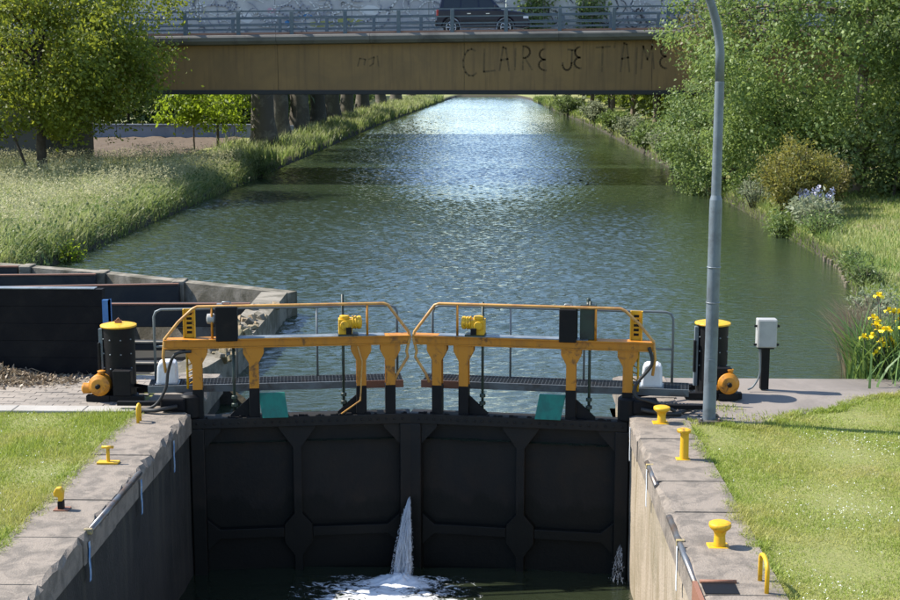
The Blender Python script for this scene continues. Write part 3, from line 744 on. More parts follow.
    B(MB().box(u - 0.13, u + 0.15, -0.09, 0.11, bz1 + 0.009, bz1 + 0.03), 'gear_base', 'dark_green', gm)
    B(MB().box(u + A['flip'] * 0.02 - 0.04, u + A['flip'] * 0.02 + 0.04, -0.145, -0.102, bz1 + 0.04, bz1 + 0.13), 'terminal_box', 'black_paint', gm, bevel=0.006)
    for (u, z1) in A['rods']:
        mrod = MB().tube([(u, 0.02, -0.12), (u, 0.02, z1)], 0.020, 8)
        mrod.lathe([(0.02, 0.0), (0.045, 0.01), (0.045, 0.05), (0.02, 0.06)], (u, 0.02, 0.02), 10).lathe([(0.02, 0.0), (0.042, 0.01), (0.042, 0.05), (0.02, 0.06)], (u, 0.02, 0.13), 10)
        B(mrod, 'paddle_rod', 'dark_green')
    u0, u1, z1 = A['box']
    mo = B(MB().box(u0, u1, -0.12, 0.14, bz1 - 0.03, z1), 'motor_box', 'black_paint', bevel=0.012)
    B(MB().box(u0 + 0.02, u0 + 0.10, -0.03, 0.05, z1 + 0.001, z1 + 0.03).tube([((u0 + u1) / 2 - 0.07, 0, z1 + 0.0), ((u0 + u1) / 2 - 0.05, 0, z1 + 0.05), ((u0 + u1) / 2 + 0.05, 0, z1 + 0.05), ((u0 + u1) / 2 + 0.07, 0, z1 + 0.0)], 0.012, 6), 'box_handle', 'galvanised', mo)
    if 'box2' in A:
        u0, u1, z1 = A['box2']
        B(MB().box(u0, u1, -0.02, 0.18, bz1 + 0.0, z1).lathe([(0.03, 0), (0.03, 0.07), (0.02, 0.09)], ((u0 + u1) / 2, 0.06, z1), 10), 'gear_housing', 'dark_green', bevel=0.01)
    else:
        u0 = A['box'][0]
        B(MB().lathe([(0.03, 0), (0.07, 0.01), (0.075, 0.10), (0.05, 0.13)], (u0 - 0.125, 0.0, 1.29), 14, 'X'), 'motor_fan', 'cabinet_grey')
    # yellow slotted channel with the punched holes
    u = A['channel']
    ch = B(MB().box(u - 0.085, u + 0.085, 0.10, 0.12, bz1 - 0.02, 1.42).box(u - 0.085, u - 0.07, 0.04, 0.10, bz1, 1.42).box(u + 0.07, u + 0.085, 0.04, 0.10, bz1, 1.42), 'slotted_channel', 'yellow_bright')
    for k in range(5):
        B(MB().box(u - 0.035, u + 0.035, 0.094, 0.0985, 1.07 + k * 0.065, 1.105 + k * 0.065), 'slot', 'black_paint', ch)
    lb = MB().tube([(u - 0.04, 0.02, 0.30), (u - 0.04, 0.02, 0.86)], 0.018, 6).tube([(u + 0.045, 0.05, 0.30), (u + 0.045, 0.05, 0.86)], 0.018, 6)
    for k in range(6): lb.tube([(u - 0.04, 0.02, 0.36 + k * 0.09), (u + 0.045, 0.05, 0.40 + k * 0.09)], 0.010, 5)
    B(lb, 'climbing_bracket', 'yellow_bright')
    # teal board leaning on the top edge
    u = A['teal']
    B(MB().hexa([(u - 0.19, -0.16, -0.11), (u + 0.17, -0.16, -0.11), (u + 0.17, -0.135, -0.11), (u - 0.19, -0.135, -0.11), (u - 0.25, -0.02, 0.22), (u + 0.12, -0.02, 0.22), (u + 0.12, 0.005, 0.22), (u - 0.25, 0.005, 0.22)]), 'paddle_board', 'teal_board', bevel=0.005)
    # access rail at the inner post (bent thin rod)
    u = A['gear']
    if s > 0: B(MB().tube([(u + 0.14, -0.11, 0.88), (u + 0.20, -0.13, 0.66), (u + 0.19, -0.13, 0.5), (u + 0.17, -0.12, 0.10), (u - 0.10, -0.11, -0.09)], 0.012, 6), 'grab_rod', 'rail_copper')
    # cable slung along the frame end to the quay
    return g

left_gate = gate(1, 'left leaf of the black lock gate with its yellow frame and walkway', dict(
    mullion=1.46, posts=(0.10, 0.88, 2.38, 2.79), braces=((2.38, -1), (0.88, -1)), beam=(-0.34, 3.06), balus=(0.32, 2.47), deck=(-0.62, 3.0), rear=(-0.55, 2.95), rearposts=(0.62, 1.78),
    gear=2.19, flip=1, rods=((2.13, 1.60), (0.60, 0.9)), box=(0.37, 0.67, 1.47), channel=0.00, teal=1.18))
right_gate = gate(-1, 'right leaf of the black lock gate, its yellow frame carrying a green gear housing', dict(
    mullion=1.50, posts=(0.02, 0.80, 2.31, 2.69), braces=((2.31, -1), (0.80, -1)), beam=(-0.33, 3.02), balus=(0.47, 2.40), deck=(-0.82, 2.98), rear=(-0.58, 2.90), rearposts=(0.68, 1.75),
    gear=2.14, flip=1, rods=((2.05, 1.50), (0.55, 1.55)), box=(0.73, 0.97, 1.45), box2=(0.47, 0.69, 1.50), channel=-0.08, teal=1.12))

# white rounded covers on the walkway ends
def cover(x, y, z, label, rz):
    th = thing('white_cover', label, 'cover', (x, y, z), rz)
    pr = [(-0.15, 0), (0.15, 0), (0.14, 0.26), (0.12, 0.31), (0.08, 0.335), (-0.07, 0.335), (-0.11, 0.31), (-0.13, 0.26)]
    MB().prism(pr, -0.12, 0.12).build('hood', 'white_plastic', th, 0.03, world=False)
    MB().box(-0.17, 0.17, -0.14, 0.14, -0.0, 0.012).build('base_flange', 'galvanised', th, 0.003, world=False)
cover(-3.48, 19.45, 0.277, 'white plastic cover on the left end of the gate walkway', R(8))
cover(3.42, 19.45, 0.277, 'white plastic cover on the right end of the gate walkway', R(-8))
# cables
def cable(pts, r, label, m='rubber'):
    P = [Vector(p) for p in pts]; out = []
    for i in range(len(P) - 1):
        p0, p1, p2, p3 = P[max(i - 1, 0)], P[i], P[i + 1], P[min(i + 2, len(P) - 1)]
        for k in range(6):
            q = k / 6
            out.append(0.5 * ((2 * p1) + (p2 - p0) * q + (2 * p0 - 5 * p1 + 4 * p2 - p3) * q * q + (3 * p1 - p0 - 3 * p2 + p3) * q ** 3))
    out.append(P[-1])
    o = MB().tube(out, r, 8).build('cable', m)
    return tag(o, label, 'cable')
cable([(-3.0, 18.86, 0.86), (-3.22, 18.83, 0.82), (-3.32, 18.82, 0.6), (-3.36, 18.8, 0.35), (-3.5, 18.78, 0.12), (-3.7, 18.8, 0.035)], 0.022, 'black hose hanging from the left end of the gate frame')
cable([(3.30, 18.86, 0.95), (3.34, 18.83, 0.72), (3.14, 18.82, 0.45), (3.12, 18.80, 0.28), (3.35, 18.78, 0.20), (3.62, 18.78, 0.10), (3.72, 18.85, 0.035), (4.1, 19.3, 0.03)], 0.024, 'black hose looping from the right end of the gate frame to the quay')

# hinge anchors on the coping
def anchor(s, label):
    th = thing('hinge_anchor', label, 'hinge', (s * 3.3, 18.98, 0))
    MB().box(*sorted((s * 3.10, s * 3.45)), 18.80, 19.1, 0.012, 0.20).build('anchor_block', 'black_tar', th, bevel=0.03)
    MB().lathe([(0.14, 0.0), (0.15, 0.02), (0.15, 0.30), (0.12, 0.33), (0.05, 0.34)], (s * 3.05, 18.99, -0.10), 18).build('hinge_pin', 'black_paint', th)
    MB().box(*sorted((s * 3.46, s * 4.1)), 18.98, 19.06, 0.05, 0.11).build('tie_bar', 'black_paint', th, bevel=0.006)
    MB().tube([(s * 3.2, 18.78, 0.10), (s * 3.5, 18.72, 0.05), (s * 3.75, 18.8, 0.03)], 0.03, 8).build('pipe', 'rubber', th)
anchor(-1, 'black hinge anchor on the coping at the left gate heel')
anchor(1, 'black hinge anchor on the coping at the right gate heel')

# gate drives: black drums with yellow lids
def drive(x, y, label, mx, my):
    th = thing('gate_drive', label, 'gate drive', (x, y, 0))
    r = 0.225
    dr = MB().lathe([(r + 0.03, 0.0), (r + 0.03, 0.03), (r, 0.035), (r, 1.04)], (x, y, 0.0), 32).build('drum', 'black_paint', th)
    MB().lathe([(r + 0.01, 1.04), (r + 0.034, 1.043), (r + 0.034, 1.066), (r - 0.02, 1.080), (0.06, 1.090), (0.03, 1.090)], (x, y, 0), 32).build('lid', 'yellow_bright', th)
    MB().box(x - 0.05, x + 0.05, y - 0.012, y + 0.012, 1.085, 1.13).tube([(x - 0.03, y, 1.125), (x, y, 1.16), (x + 0.03, y, 1.125)], 0.012, 6).build('lifting_lug', 'rust_plate', th)
    for zz in (0.45, 0.66, 0.87):
        for aa in (-70, -110, -30, -150):
            ax, ay = x + (r + 0.002) * math.cos(R(aa)), y + (r + 0.002) * math.sin(R(aa))
            MB().lathe([(0.012, -0.006), (0.012, 0.008), (0.004, 0.012)], (ax, ay, zz), 6, 'Z').build('bolt', 'galvanised', dr)
    # hinge strip down the left of the drum
    MB().box(x - r - 0.045, x - r + 0.01, y - 0.10, y - 0.02, 0.14, 1.02).build('side_strip', 'lamp_grey', th, bevel=0.006)
    MB().box(x - r - 0.06, x - r - 0.02, y - 0.13, y - 0.06, 0.35, 0.82).build('strip_hinge', 'black_paint', th, bevel=0.01)
    MB().box(x - 0.42, x + 0.40, y - 0.34, y - 0.22, 0.0, 0.09).build('base_beam', 'black_paint', th, bevel=0.008)
    MB().box(x - 0.30, x + 0.36, y + 0.24, y + 0.34, 0.0, 0.08).build('base_beam', 'black_paint', th, bevel=0.008)
    MB().box(x - 0.02, x + 0.24, y - 0.36, y - 0.20, 0.09, 0.46).build('control_box', 'black_paint', th, bevel=0.012)
    gm = MB().lathe([(0.03, -0.15), (0.10, -0.14), (0.155, -0.10), (0.155, 0.06), (0.12, 0.09), (0.05, 0.10)], (mx, my, 0.24), 22, 'Y')
    gm.lathe([(0.03, 0), (0.075, -0.01), (0.08, -0.12), (0.05, -0.14)], (mx - 0.13, my, 0.18), 14, 'X').lathe([(0.05, 0), (0.06, 0.05), (0.03, 0.06)], (mx + 0.02, my - 0.02, 0.39), 10)
    g_ = gm.build('gear_motor', 'yellow_orange', th)
    MB().lathe([(0.02, -0.20), (0.035, -0.195), (0.035, -0.14)], (mx, my, 0.24), 10, 'Y').build('shaft_nut', 'black_paint', g_)
    MB().box(mx - 0.14, mx + 0.14, my - 0.10, my + 0.08, 0.0, 0.095).build('motor_foot', 'black_paint', th, bevel=0.006)
    return th
drive(-4.24, 19.75, 'black drum with a yellow lid on the left brick quay', -4.46, 19.50)
drive(4.37, 20.15, 'black drum with a yellow lid behind the grey lamp post', 4.56, 19.85)
# push bars from the drums to the gate leaves
for (p0, p1, lb) in (((-4.0, 19.62, 0.20), (-3.0, 19.35, 0.14), 'dark push bar between the left drum and the gate'), ((4.05, 20.0, 0.12), (3.05, 19.32, 0.14), 'dark push bar between the right drum and the gate')):
    th = thing('push_bar', lb, 'push bar', p0)
    MB().tube([p0, p1], 0.028, 8).build('bar', 'black_paint', th)
    MB().lathe([(0.05, -0.05), (0.055, -0.04), (0.055, 0.04), (0.05, 0.05)], p1, 12).build('eye', 'black_paint', th)

# grey cabinet on a black post
cb = thing('control_cabinet', 'grey control cabinet on a black post at the right quay edge', 'cabinet', (5.22, 20.5, 0))
MB().box(5.155, 5.275, 20.45, 20.56, 0, 0.66).build('post', 'black_paint', cb, bevel=0.006)
bx = MB().box(5.075, 5.36, 20.40, 20.58, 0.64, 1.065).build('box', 'cabinet_grey', cb, bevel=0.012)
MB().box(5.09, 5.345, 20.385, 20.399, 0.655, 1.05).build('door', 'cabinet_grey', bx, bevel=0.005)
for (x, z) in ((5.055, 0.68), (5.38, 0.68), (5.38, 0.96), (5.055, 0.96)):
    MB().box(x - 0.022, x + 0.022, 20.44, 20.47, z - 0.015, z + 0.015).build('mounting_lug', 'black_paint', cb)
MB().box(5.10, 5.33, 20.43, 20.55, 0.615, 0.638).build('bracket', 'black_paint', cb)
cable([(5.12, 20.44, 0.62), (5.13, 20.42, 0.40), (5.12, 20.40, 0.22), (5.03, 20.38, 0.06), (4.95, 20.36, 0.02)], 0.014, 'thin grey cable running down beside the cabinet post', 'grey_rail')

# lamp post
lp = thing('lamp_post', 'tall grey lamp post curving left at the top on the right quay', 'lamp post', (4.11, 18.62, 0))
x, y = 4.11, 18.62
MB().lathe([(0.090, 0.0), (0.088, 0.4), (0.085, 2.9), (0.082, 3.0), (0.066, 3.06), (0.062, 4.55)], (x, y, 0), 12).build('shaft', 'lamp_grey', lp)
arm = [(x, y, 4.54)]
for k in range(1, 13):
    a = R(k * 6.3); q = 1.75 * (1 - math.cos(a)) * 0.95; arm.append((x - q * 0.86, y - q * 0.5, 4.75 + 1.75 * math.sin(a)))
MB().tube(arm, [0.061 - 0.0018 * k for k in range(len(arm))], 12).build('curved_arm', 'lamp_grey', lp)
e = arm[-1]
hd = MB().lathe([(0.05, 0.12), (0.09, 0.06), (0.13, -0.1), (0.12, -0.42), (0.06, -0.56)], (e[0], e[1], e[2] - 0.02), 14, 'X', M=Matrix.Rotation(R(30), 4, 'Z')).build('lamp_head', 'lamp_grey', lp)
MB().lathe([(0.11, 0), (0.10, -0.05), (0.04, -0.08)], (e[0] - 0.19, e[1] - 0.11, e[2] - 0.11), 14).build('lamp_lens', 'lamp_glass', hd)
MB().box(x - 0.16, x + 0.16, y - 0.16, y + 0.16, -0.004, 0.014).build('base_plate', 'edge_steel', lp)
for dx in (-0.12, 0.12):
    for dy in (-0.12, 0.12): MB().lathe([(0.02, 0), (0.02, 0.03), (0.01, 0.04)], (x + dx, y + dy, 0.014), 6).build('bolt', 'edge_steel', lp)
MB().box(x - 0.045, x + 0.045, y - 0.094, y - 0.08, 0.55, 0.85).build('access_door', 'lamp_grey', lp)
for z in (1.62, 2.1): MB().tube([(x + 0.09 * math.cos(a * 0.5236), y + 0.09 * math.sin(a * 0.5236), z) for a in range(12)], 0.008, 5, closed=True).build('clamp_band', 'galvanised', lp)

# bollards and rings on the coping
def mushroom(x, y, label, h=0.25):
    th = thing('mooring_bollard', label, 'bollard', (x, y, 0.004), group='yellow mooring bollards'); q = 0.88
    MB().lathe([(a_ * q, b_) for a_, b_ in ((0.075, 0.0), (0.070, 0.02), (0.062, h * 0.45), (0.075, h * 0.62), (0.118, h * 0.76), (0.128, h * 0.84), (0.125, h * 0.95), (0.09, h), (0.03, h * 1.01))], (x, y, 0.004), 22).build('body', 'yellow_bright', th)
    MB().box(x - 0.12, x + 0.09, y - 0.09, y + 0.09, -0.01, 0.012).build('base_plate', 'yellow_bright', th, bevel=0.006)
mushroom(3.44, 18.42, 'yellow mushroom bollard on the right coping beside the gate hinge', 0.23)
mushroom(3.42, 13.50, 'yellow mushroom bollard on the right coping nearest the viewer', 0.255)
th = thing('mooring_post', 'straight yellow mooring post on the right coping between the two mushroom bollards', 'post', (3.50, 16.65, 0))
MB().lathe([(0.055, 0), (0.052, 0.3), (0.055, 0.335)], (3.5, 16.65, 0.0), 16).lathe([(0.055, 0.335), (0.085, 0.345), (0.088, 0.375), (0.05, 0.39)], (3.49, 16.65, 0), 16).build('shaft', 'yellow_bright', th)
MB().box(3.40, 3.57, 16.58, 16.72, 0.0, 0.012).build('base_plate', 'yellow_bright', th, bevel=0.004)
def hoop(x, y, label, h, wdt):
    th = thing('hand_hoop', label, 'hoop', (x, y, 0))
    pts = [(x, y - wdt, -0.05), (x, y - wdt, h * 0.75)] + [(x, y - wdt * math.cos(R(a)), h * 0.75 + h * 0.25 * math.sin(R(a))) for a in range(20, 180, 20)] + [(x, y + wdt, h * 0.75), (x, y + wdt, -0.05)]
    MB().tube(pts, 0.021, 10).build('bent_tube', 'yellow_bright', th)
hoop(3.64, 12.38, 'yellow bent tube hoop at the lower right edge of the lawn', 0.30, 0.16)
hoop(-3.62, 18.3, 'stubby yellow hoop at the corner of the left lawn', 0.24, 0.06)
th = thing('cleat', 'small yellow T shaped cleat on the left coping', 'cleat', (-3.5, 16.3, 0))
MB().lathe([(0.022, 0.0), (0.022, 0.20)], (-3.5, 16.3, 0.01), 10).build('stem', 'yellow_bright', th)
MB().tube([(-3.57, 16.3, 0.20), (-3.43, 16.3, 0.20)], 0.018, 8).build('cross_arm', 'yellow_bright', th)
MB().box(-3.63, -3.37, 16.24, 16.36, 0.0, 0.022).build('base_plate', 'yellow_bright', th, bevel=0.004)
th = thing('mooring_hook', 'yellow topped hook post with a dark foot on the left coping', 'post', (-3.53, 14.5, 0))
MB().box(-3.56, -3.50, 14.46, 14.54, 0.0, 0.10).build('foot', 'black_paint', th, bevel=0.008)
MB().prism([(-3.555, 0.10), (-3.505, 0.10), (-3.495, 0.20), (-3.52, 0.25), (-3.57, 0.25), (-3.60, 0.20), (-3.60, 0.15), (-3.555, 0.15)], 14.46, 14.54).build('hook', 'yellow_bright', th, bevel=0.012)
MB().box(-3.60, -3.44, 14.43, 14.57, 0.0, 0.012).build('base_plate', 'rust_plate', th)

# ------------------------------------------------------------------ leak jet and foam in the chamber
jt = thing('water_jet', 'white jet of water spraying from the joint between the gate leaves', 'water jet', (-0.05, 19.2, LZ))
rj = np.random.default_rng(4)
def spray(th, x0, y0, z0, fx0, fx1, fy0, fy1, nstr, ndrop, r0):
    mbx = MB(); H = LZ + 0.01 - z0
    for i in range(nstr):       # short broken ribbons of falling water
        q0 = rj.uniform(0, 0.85); q1 = min(1.0, q0 + rj.uniform(0.08, 0.3)); fx, fy = rj.uniform(fx0, fx1), rj.uniform(fy0, fy1); pts = []; rs = []
        for k in range(5):
            q = q0 + (q1 - q0) * k / 4; o_ = q ** 0.62
            pts.append((x0 + fx * o_ + rj.normal(0, 0.005), y0 + fy * o_ + rj.normal(0, 0.008), z0 + H * q)); rs.append(r0 * rj.uniform(0.4, 1.3) * (0.25 if k in (0, 4) else 1) * (0.6 + 0.7 * q))
        mbx.tube(pts, rs, 5)
    for i in range(ndrop):
        q = rj.uniform(0.05, 1) ** 0.7; o_ = q ** 0.62; s_ = rj.uniform(0.0025, 0.007)
        c_ = (x0 + rj.uniform(fx0 * 1.25, fx1 * 1.25 + 0.02) * o_, y0 + rj.uniform(fy0 * 1.2, fy1 * 0.6) * o_, z0 + H * q + abs(rj.normal(0, 0.02)) * (q > 0.9))
        mbx.lathe([(s_ * 0.4, -s_), (s_, 0), (s_ * 0.4, s_)], c_, 4, 'Z')
    o = mbx.build('spray', 'spray_water', th); o['kind'] = 'stuff'
spray(jt, -0.01, 19.28, -1.32, -0.22, 0.04, -0.55, -0.2, 480, 1500, 0.006)
jt2 = thing('water_jet', 'thin leak of white water at the right end of the gate', 'water jet', (2.95, 18.8, LZ))
spray(jt2, 2.97, 18.86, -1.85, -0.14, 0.03, -0.25, -0.05, 50, 90, 0.0028)
# churned foam: a low uneven sheet with holes, and thrown flecks round the foot of the jet
gx_ = np.arange(-1.62, 1.15, 0.022); gy_ = np.arange(16.6, 18.95, 0.022)
XX, YY = np.meshgrid(gx_, gy_)
d_ = np.exp(-((XX + 0.15) / 0.22) ** 2 - ((YY - 18.72) / 0.16) ** 2)
ZZ = LZ + 0.010 + 0.09 * d_ * (0.6 + rj.uniform(0, 0.8, XX.shape)) + 0.012 * np.sin(XX * 21 + np.sin(YY * 13) * 2) * np.sin(YY * 27 + XX * 5) + rj.uniform(0, 0.010, XX.shape)
V = np.stack([XX, YY, ZZ], -1).reshape(-1, 3); nx = len(gx_)
ii = np.arange((len(gy_) - 1) * (nx - 1)); a = (ii // (nx - 1)) * nx + ii % (nx - 1)
o = raw_mesh('foam', V, np.stack([a, a + 1, a + 1 + nx, a + nx], 1), 'foam_sheet'); o.data.polygons.foreach_set('use_smooth', np.ones(len(a), bool))
tag(o, 'white foam churned up where the jet hits the lock water', 'foam', kind='stuff')

# ------------------------------------------------------------------ road bridge over the canal
SL = 0.0115
def dz(x): return 6.24 + SL * x              # deck edge level, rising slightly to the right
br = thing('road_bridge', 'ochre girder road bridge with sprayed lettering crossing the canal', 'bridge', (0, 68, 0))
X0, X1 = -34.0, 34.0; YB = 64.0; SO = 3.47
def sl(mbx, x0, x1, y0, y1, a0, a1, m=0):    # box whose z follows the deck slope
    return mbx.hexa([(x0, y0, dz(x0) + a0), (x1, y0, dz(x1) + a0), (x1, y1, dz(x1) + a0), (x0, y1, dz(x0) + a0), (x0, y0, dz(x0) + a1), (x1, y0, dz(x1) + a1), (x1, y1, dz(x1) + a1), (x0, y1, dz(x0) + a1)], m)
x = X0
while x < X1 - 0.1:            # girder in plates with thin joints
    x2 = min(x + 8.5, X1)
    MB().hexa([(x + 0.008, YB + 0.5, SO + 0.2), (x2 - 0.008, YB + 0.5, SO + 0.2), (x2 - 0.008, YB + 0.55, SO + 0.2), (x + 0.008, YB + 0.55, SO + 0.2), (x + 0.008, YB + 0.5, dz(x) - 0.38), (x2 - 0.008, YB + 0.5, dz(x2) - 0.38), (x2 - 0.008, YB + 0.55, dz(x2) - 0.38), (x + 0.008, YB + 0.55, dz(x) - 0.38)]).build('girder_plate', 'girder', br)
    x = x2
MB().box(X0, X1, YB + 0.38, YB + 0.8, SO, SO + 0.198).build('bottom_flange', 'girder_foot', br, bevel=0.02)
MB().box(X0, X1, YB + 0.56, YB + 1.0, SO + 0.2, 5.4).build('girder_core', 'soffit', br)
MB().box(X0, X1, YB + 0.81, YB + 9.6, SO + 0.03, SO + 0.5).build('soffit_slab', 'soffit', br)
MB().box(X0, X1, YB + 9.2, YB + 9.6, SO + 0.5, 5.4).build('rear_girder', 'girder', br)
mb = MB(); sl(mb, X0, X1, YB + 0.3, YB + 10.0, -0.38, -0.16); mb.build('deck_slab', 'asphalt', br)
mb = MB()                       # rounded cornice in lengths
x = X0
while x < X1 - 0.1:
    x2 = min(x + 4.25, X1)
    mbk = MB(); prof = [(YB - 0.02, -0.10), (YB + 0.02, -0.02), (YB + 0.10, 0.02), (YB + 0.62, 0.03), (YB + 0.62, -0.36), (YB + 0.44, -0.44), (YB + 0.16, -0.40), (YB + 0.02, -0.26)]
    k = len(prof); vs = [(x + 0.006, a_, dz(x) + b_) for a_, b_ in prof] + [(x2 - 0.006, a_, dz(x2) + b_) for a_, b_ in prof]
    mbk.add(vs, [tuple(range(k)), tuple(reversed(range(k, 2 * k)))] + [(i, i + k, (i + 1) % k + k, (i + 1) % k) for i in range(k)])
    mbk.build('cornice', 'cornice', br); x = x2
mb = MB(); sl(mb, X0, X1, YB + 0.36, YB + 0.8, 0.034, 0.12); mb.build('kerb', 'kerb_red', br)
mb = MB(); sl(mb, X0, X1, YB + 8.8, YB + 9.7, -0.16, 0.08); mb.build('far_pavement', 'cornice', br)
def railing(y0, sp, x_start, top):
    x = x_start
    while x < X1:
        z = dz(x)
        MB().box(x - 0.085, x + 0.085, y0 - 0.04, y0 + 0.06, z + 0.02, z + top - 0.03).build('railing_post', 'bridge_rail', br, bevel=0.01)
        x += sp
    for (a0, a1) in ((top - 0.03, top + 0.035), (top - 0.36, top - 0.30), (top - 0.66, top - 0.60), (top - 0.80, top - 0.76)):
        mb = MB(); sl(mb, X0, X1, y0 + 0.062, y0 + 0.12, a0, a1); mb.build('rail', 'bridge_rail', br)
railing(YB + 0.22, 2.42, -32.0, 1.06)
railing(YB + 9.0, 2.42, -31.4, 1.1)
# sprayed lettering on the girder: CLAIRE JE T'AIME
gy = YB + 0.496
def stroke(pts, wd, m, y=gy, par=br, nm='graffiti_stroke'):
    mbx = MB()
    for i in range(len(pts) - 1):
        a_, b_ = Vector((pts[i][0], 0, pts[i][1])), Vector((pts[i + 1][0], 0, pts[i + 1][1])); d = (b_ - a_)
        if d.length < 1e-6: continue
        d.normalize(); q = Vector((-d.z, 0, d.x)) * wd / 2; a_ = a_ - d * wd * 0.25; b_ = b_ + d * wd * 0.25
        mbx.hexa([((a_ - q).x, y, (a_ - q).z), ((b_ - q).x, y, (b_ - q).z), ((b_ + q).x, y, (b_ + q).z), ((a_ + q).x, y, (a_ + q).z), ((a_ - q).x, y + 0.003 + i * 0.00001, (a_ - q).z), ((b_ - q).x, y + 0.003 + i * 0.00001, (b_ - q).z), ((b_ + q).x, y + 0.003 + i * 0.00001, (b_ + q).z), ((a_ + q).x, y + 0.003 + i * 0.00001, (a_ + q).z)])
    return mbx.build(nm, m, par)
arc = lambda cx, cz, rx, rz, a0, a1, n=9: [(cx + rx * math.cos(R(a0 + (a1 - a0) * k / n)), cz + rz * math.sin(R(a0 + (a1 - a0) * k / n))) for k in range(n + 1)]
GLY = {'C': [arc(0.5, 0.5, 0.42, 0.55, 60, 310)], 'L': [[(0.15, 1.0), (0.12, 0.0), (0.8, 0.06)]], 'A': [[(0.1, 0.0), (0.35, 1.0), (0.55, 0.95), (0.8, 0.0)], [(0.2, 0.45), (0.72, 0.5)]],
       'I': [[(0.3, 0.0), (0.36, 0.98)]], 'R': [[(0.15, 0.0), (0.18, 1.0)], arc(0.2, 0.75, 0.45, 0.25, 90, -90), [(0.3, 0.5), (0.8, 0.0)]],
       'E': [arc(0.7, 0.75, 0.5, 0.27, 100, 265), arc(0.7, 0.24, 0.55, 0.27, 95, 275)], 'J': [arc(0.35, 0.28, 0.33, 0.3, 170, 370), [(0.68, 0.3), (0.7, 0.95)], [(0.4, 0.98), (0.95, 0.95)]],
       'T': [[(0.4, 0.0), (0.42, 1.0)], [(0.0, 0.98), (0.9, 1.02)]], "'": [[(0.1, 1.1), (0.0, 0.85)]], 'M': [[(0.05, 0.0), (0.15, 1.0), (0.45, 0.4), (0.75, 1.0), (0.9, 0.0)]]}
letters = [('C', 462, 483, 51, 75), ('L', 482, 500, 50, 72), ('A', 498, 513, 48, 71), ('I', 513, 519, 49, 70), ('R', 520, 536, 47, 70), ('E', 536, 550, 50, 70), ('J', 561, 576, 50, 70), ('E', 571, 584, 48, 68),
           ('T', 594, 611, 48, 72), ("'", 612, 617, 46, 62), ('A', 617, 631, 44, 72), ('I', 632, 638, 48, 74), ('M', 638, 654, 47, 69), ('E', 655, 668, 46, 68)]
pxm = 64.5 / 1400.0
for ch, a_, b_, t_, l_ in letters:
    x0 = 1.08 + (a_ - 488) * pxm; x1 = 1.08 + (b_ - 488) * pxm; z1 = 4.77 - (t_ - 66) * pxm * 1.0; z0 = 4.77 - (l_ - 66) * pxm * 1.0
    for st in GLY[ch]:
        stroke([(x0 + u * (x1 - x0) * 0.9, z0 + v_ * (z1 - z0)) for u, v_ in st], 0.085, 'spray_brown')
for st in ([(0, 0), (0.1, 0.35), (0.35, 0.3), (0.3, 0.05)], [(0.5, 0.3), (0.75, 0.4), (0.7, 0.1), (0.55, 0.0)], [(0.9, 0.45), (0.95, 0.0)]):
    stroke([(-4.85 + u, 4.75 + v_) for u, v_ in st], 0.07, 'spray_brown')
# abutments
for xa, xb in ((-34, -19.6), (17.5, 34)):
    MB().box(xa, xb, YB + 1.2, YB + 9.4, -2.5, SO + 0.02).build('abutment', 'pier_concrete', br, bevel=0.05)

# graffiti wall along the far side of the road
gw = thing('roadside_wall', 'pale wall covered in graffiti behind the bridge road', 'wall', (0, YB + 10.4, 6))
x = X0
while x < X1 - 0.1:
    MB().box(x + 0.01, x + 3.99, YB + 10.0, YB + 10.3, SO + 1.2, 8.7).build('wall_panel', 'graffiti_wall', gw); x += 4
rg = random.Random(21)
for i in range(230):
    x = rg.uniform(-16, 14); z = rg.uniform(6.6, 8.2); mname = rg.choice(['spray_black'] * (7 if x > 3 else 0) + ['spray_white'] * 4 + ['spray_grey'] * 5)
    a = rg.uniform(0, 6.28); rad = rg.uniform(0.3, 1.1); tw = rg.uniform(-0.8, 0.8); pts = []; px_, pz_ = x, z
    for k in range(9):
        pts.append((px_, pz_)); px_ += 0.22 * rad * math.cos(a); pz_ += 0.22 * rad * math.sin(a); a += tw * 0.6 + rg.uniform(-0.3, 0.3)
    stroke(pts, rg.uniform(0.04, 0.09), mname, y=YB + 9.992 - i * 0.0004, par=gw)
for (x, z, w_, h_, mname) in ((-7.6, 6.9, 1.6, 0.35, 'spray_olive'), (-6.2, 7.0, 1.9, 0.4, 'spray_olive'), (-9.3, 6.95, 0.5, 0.3, 'spray_blue'), (-8.4, 7.3, 0.7, 0.3, 'spray_blue'), (-11.5, 7.2, 0.8, 0.5, 'spray_white'), (-5.0, 7.6, 1.2, 0.5, 'spray_white'), (-10.2, 7.6, 0.5, 0.3, 'spray_pink')):
    n = 10; poly = [(x + w_ / 2 * math.cos(2 * math.pi * k / n) * rg.uniform(0.8, 1.15), z + h_ / 2 * math.sin(2 * math.pi * k / n) * rg.uniform(0.8, 1.15)) for k in range(n)]
    MB().prism(poly, YB + 9.9955, YB + 9.998).build('graffiti_patch', mname, gw)

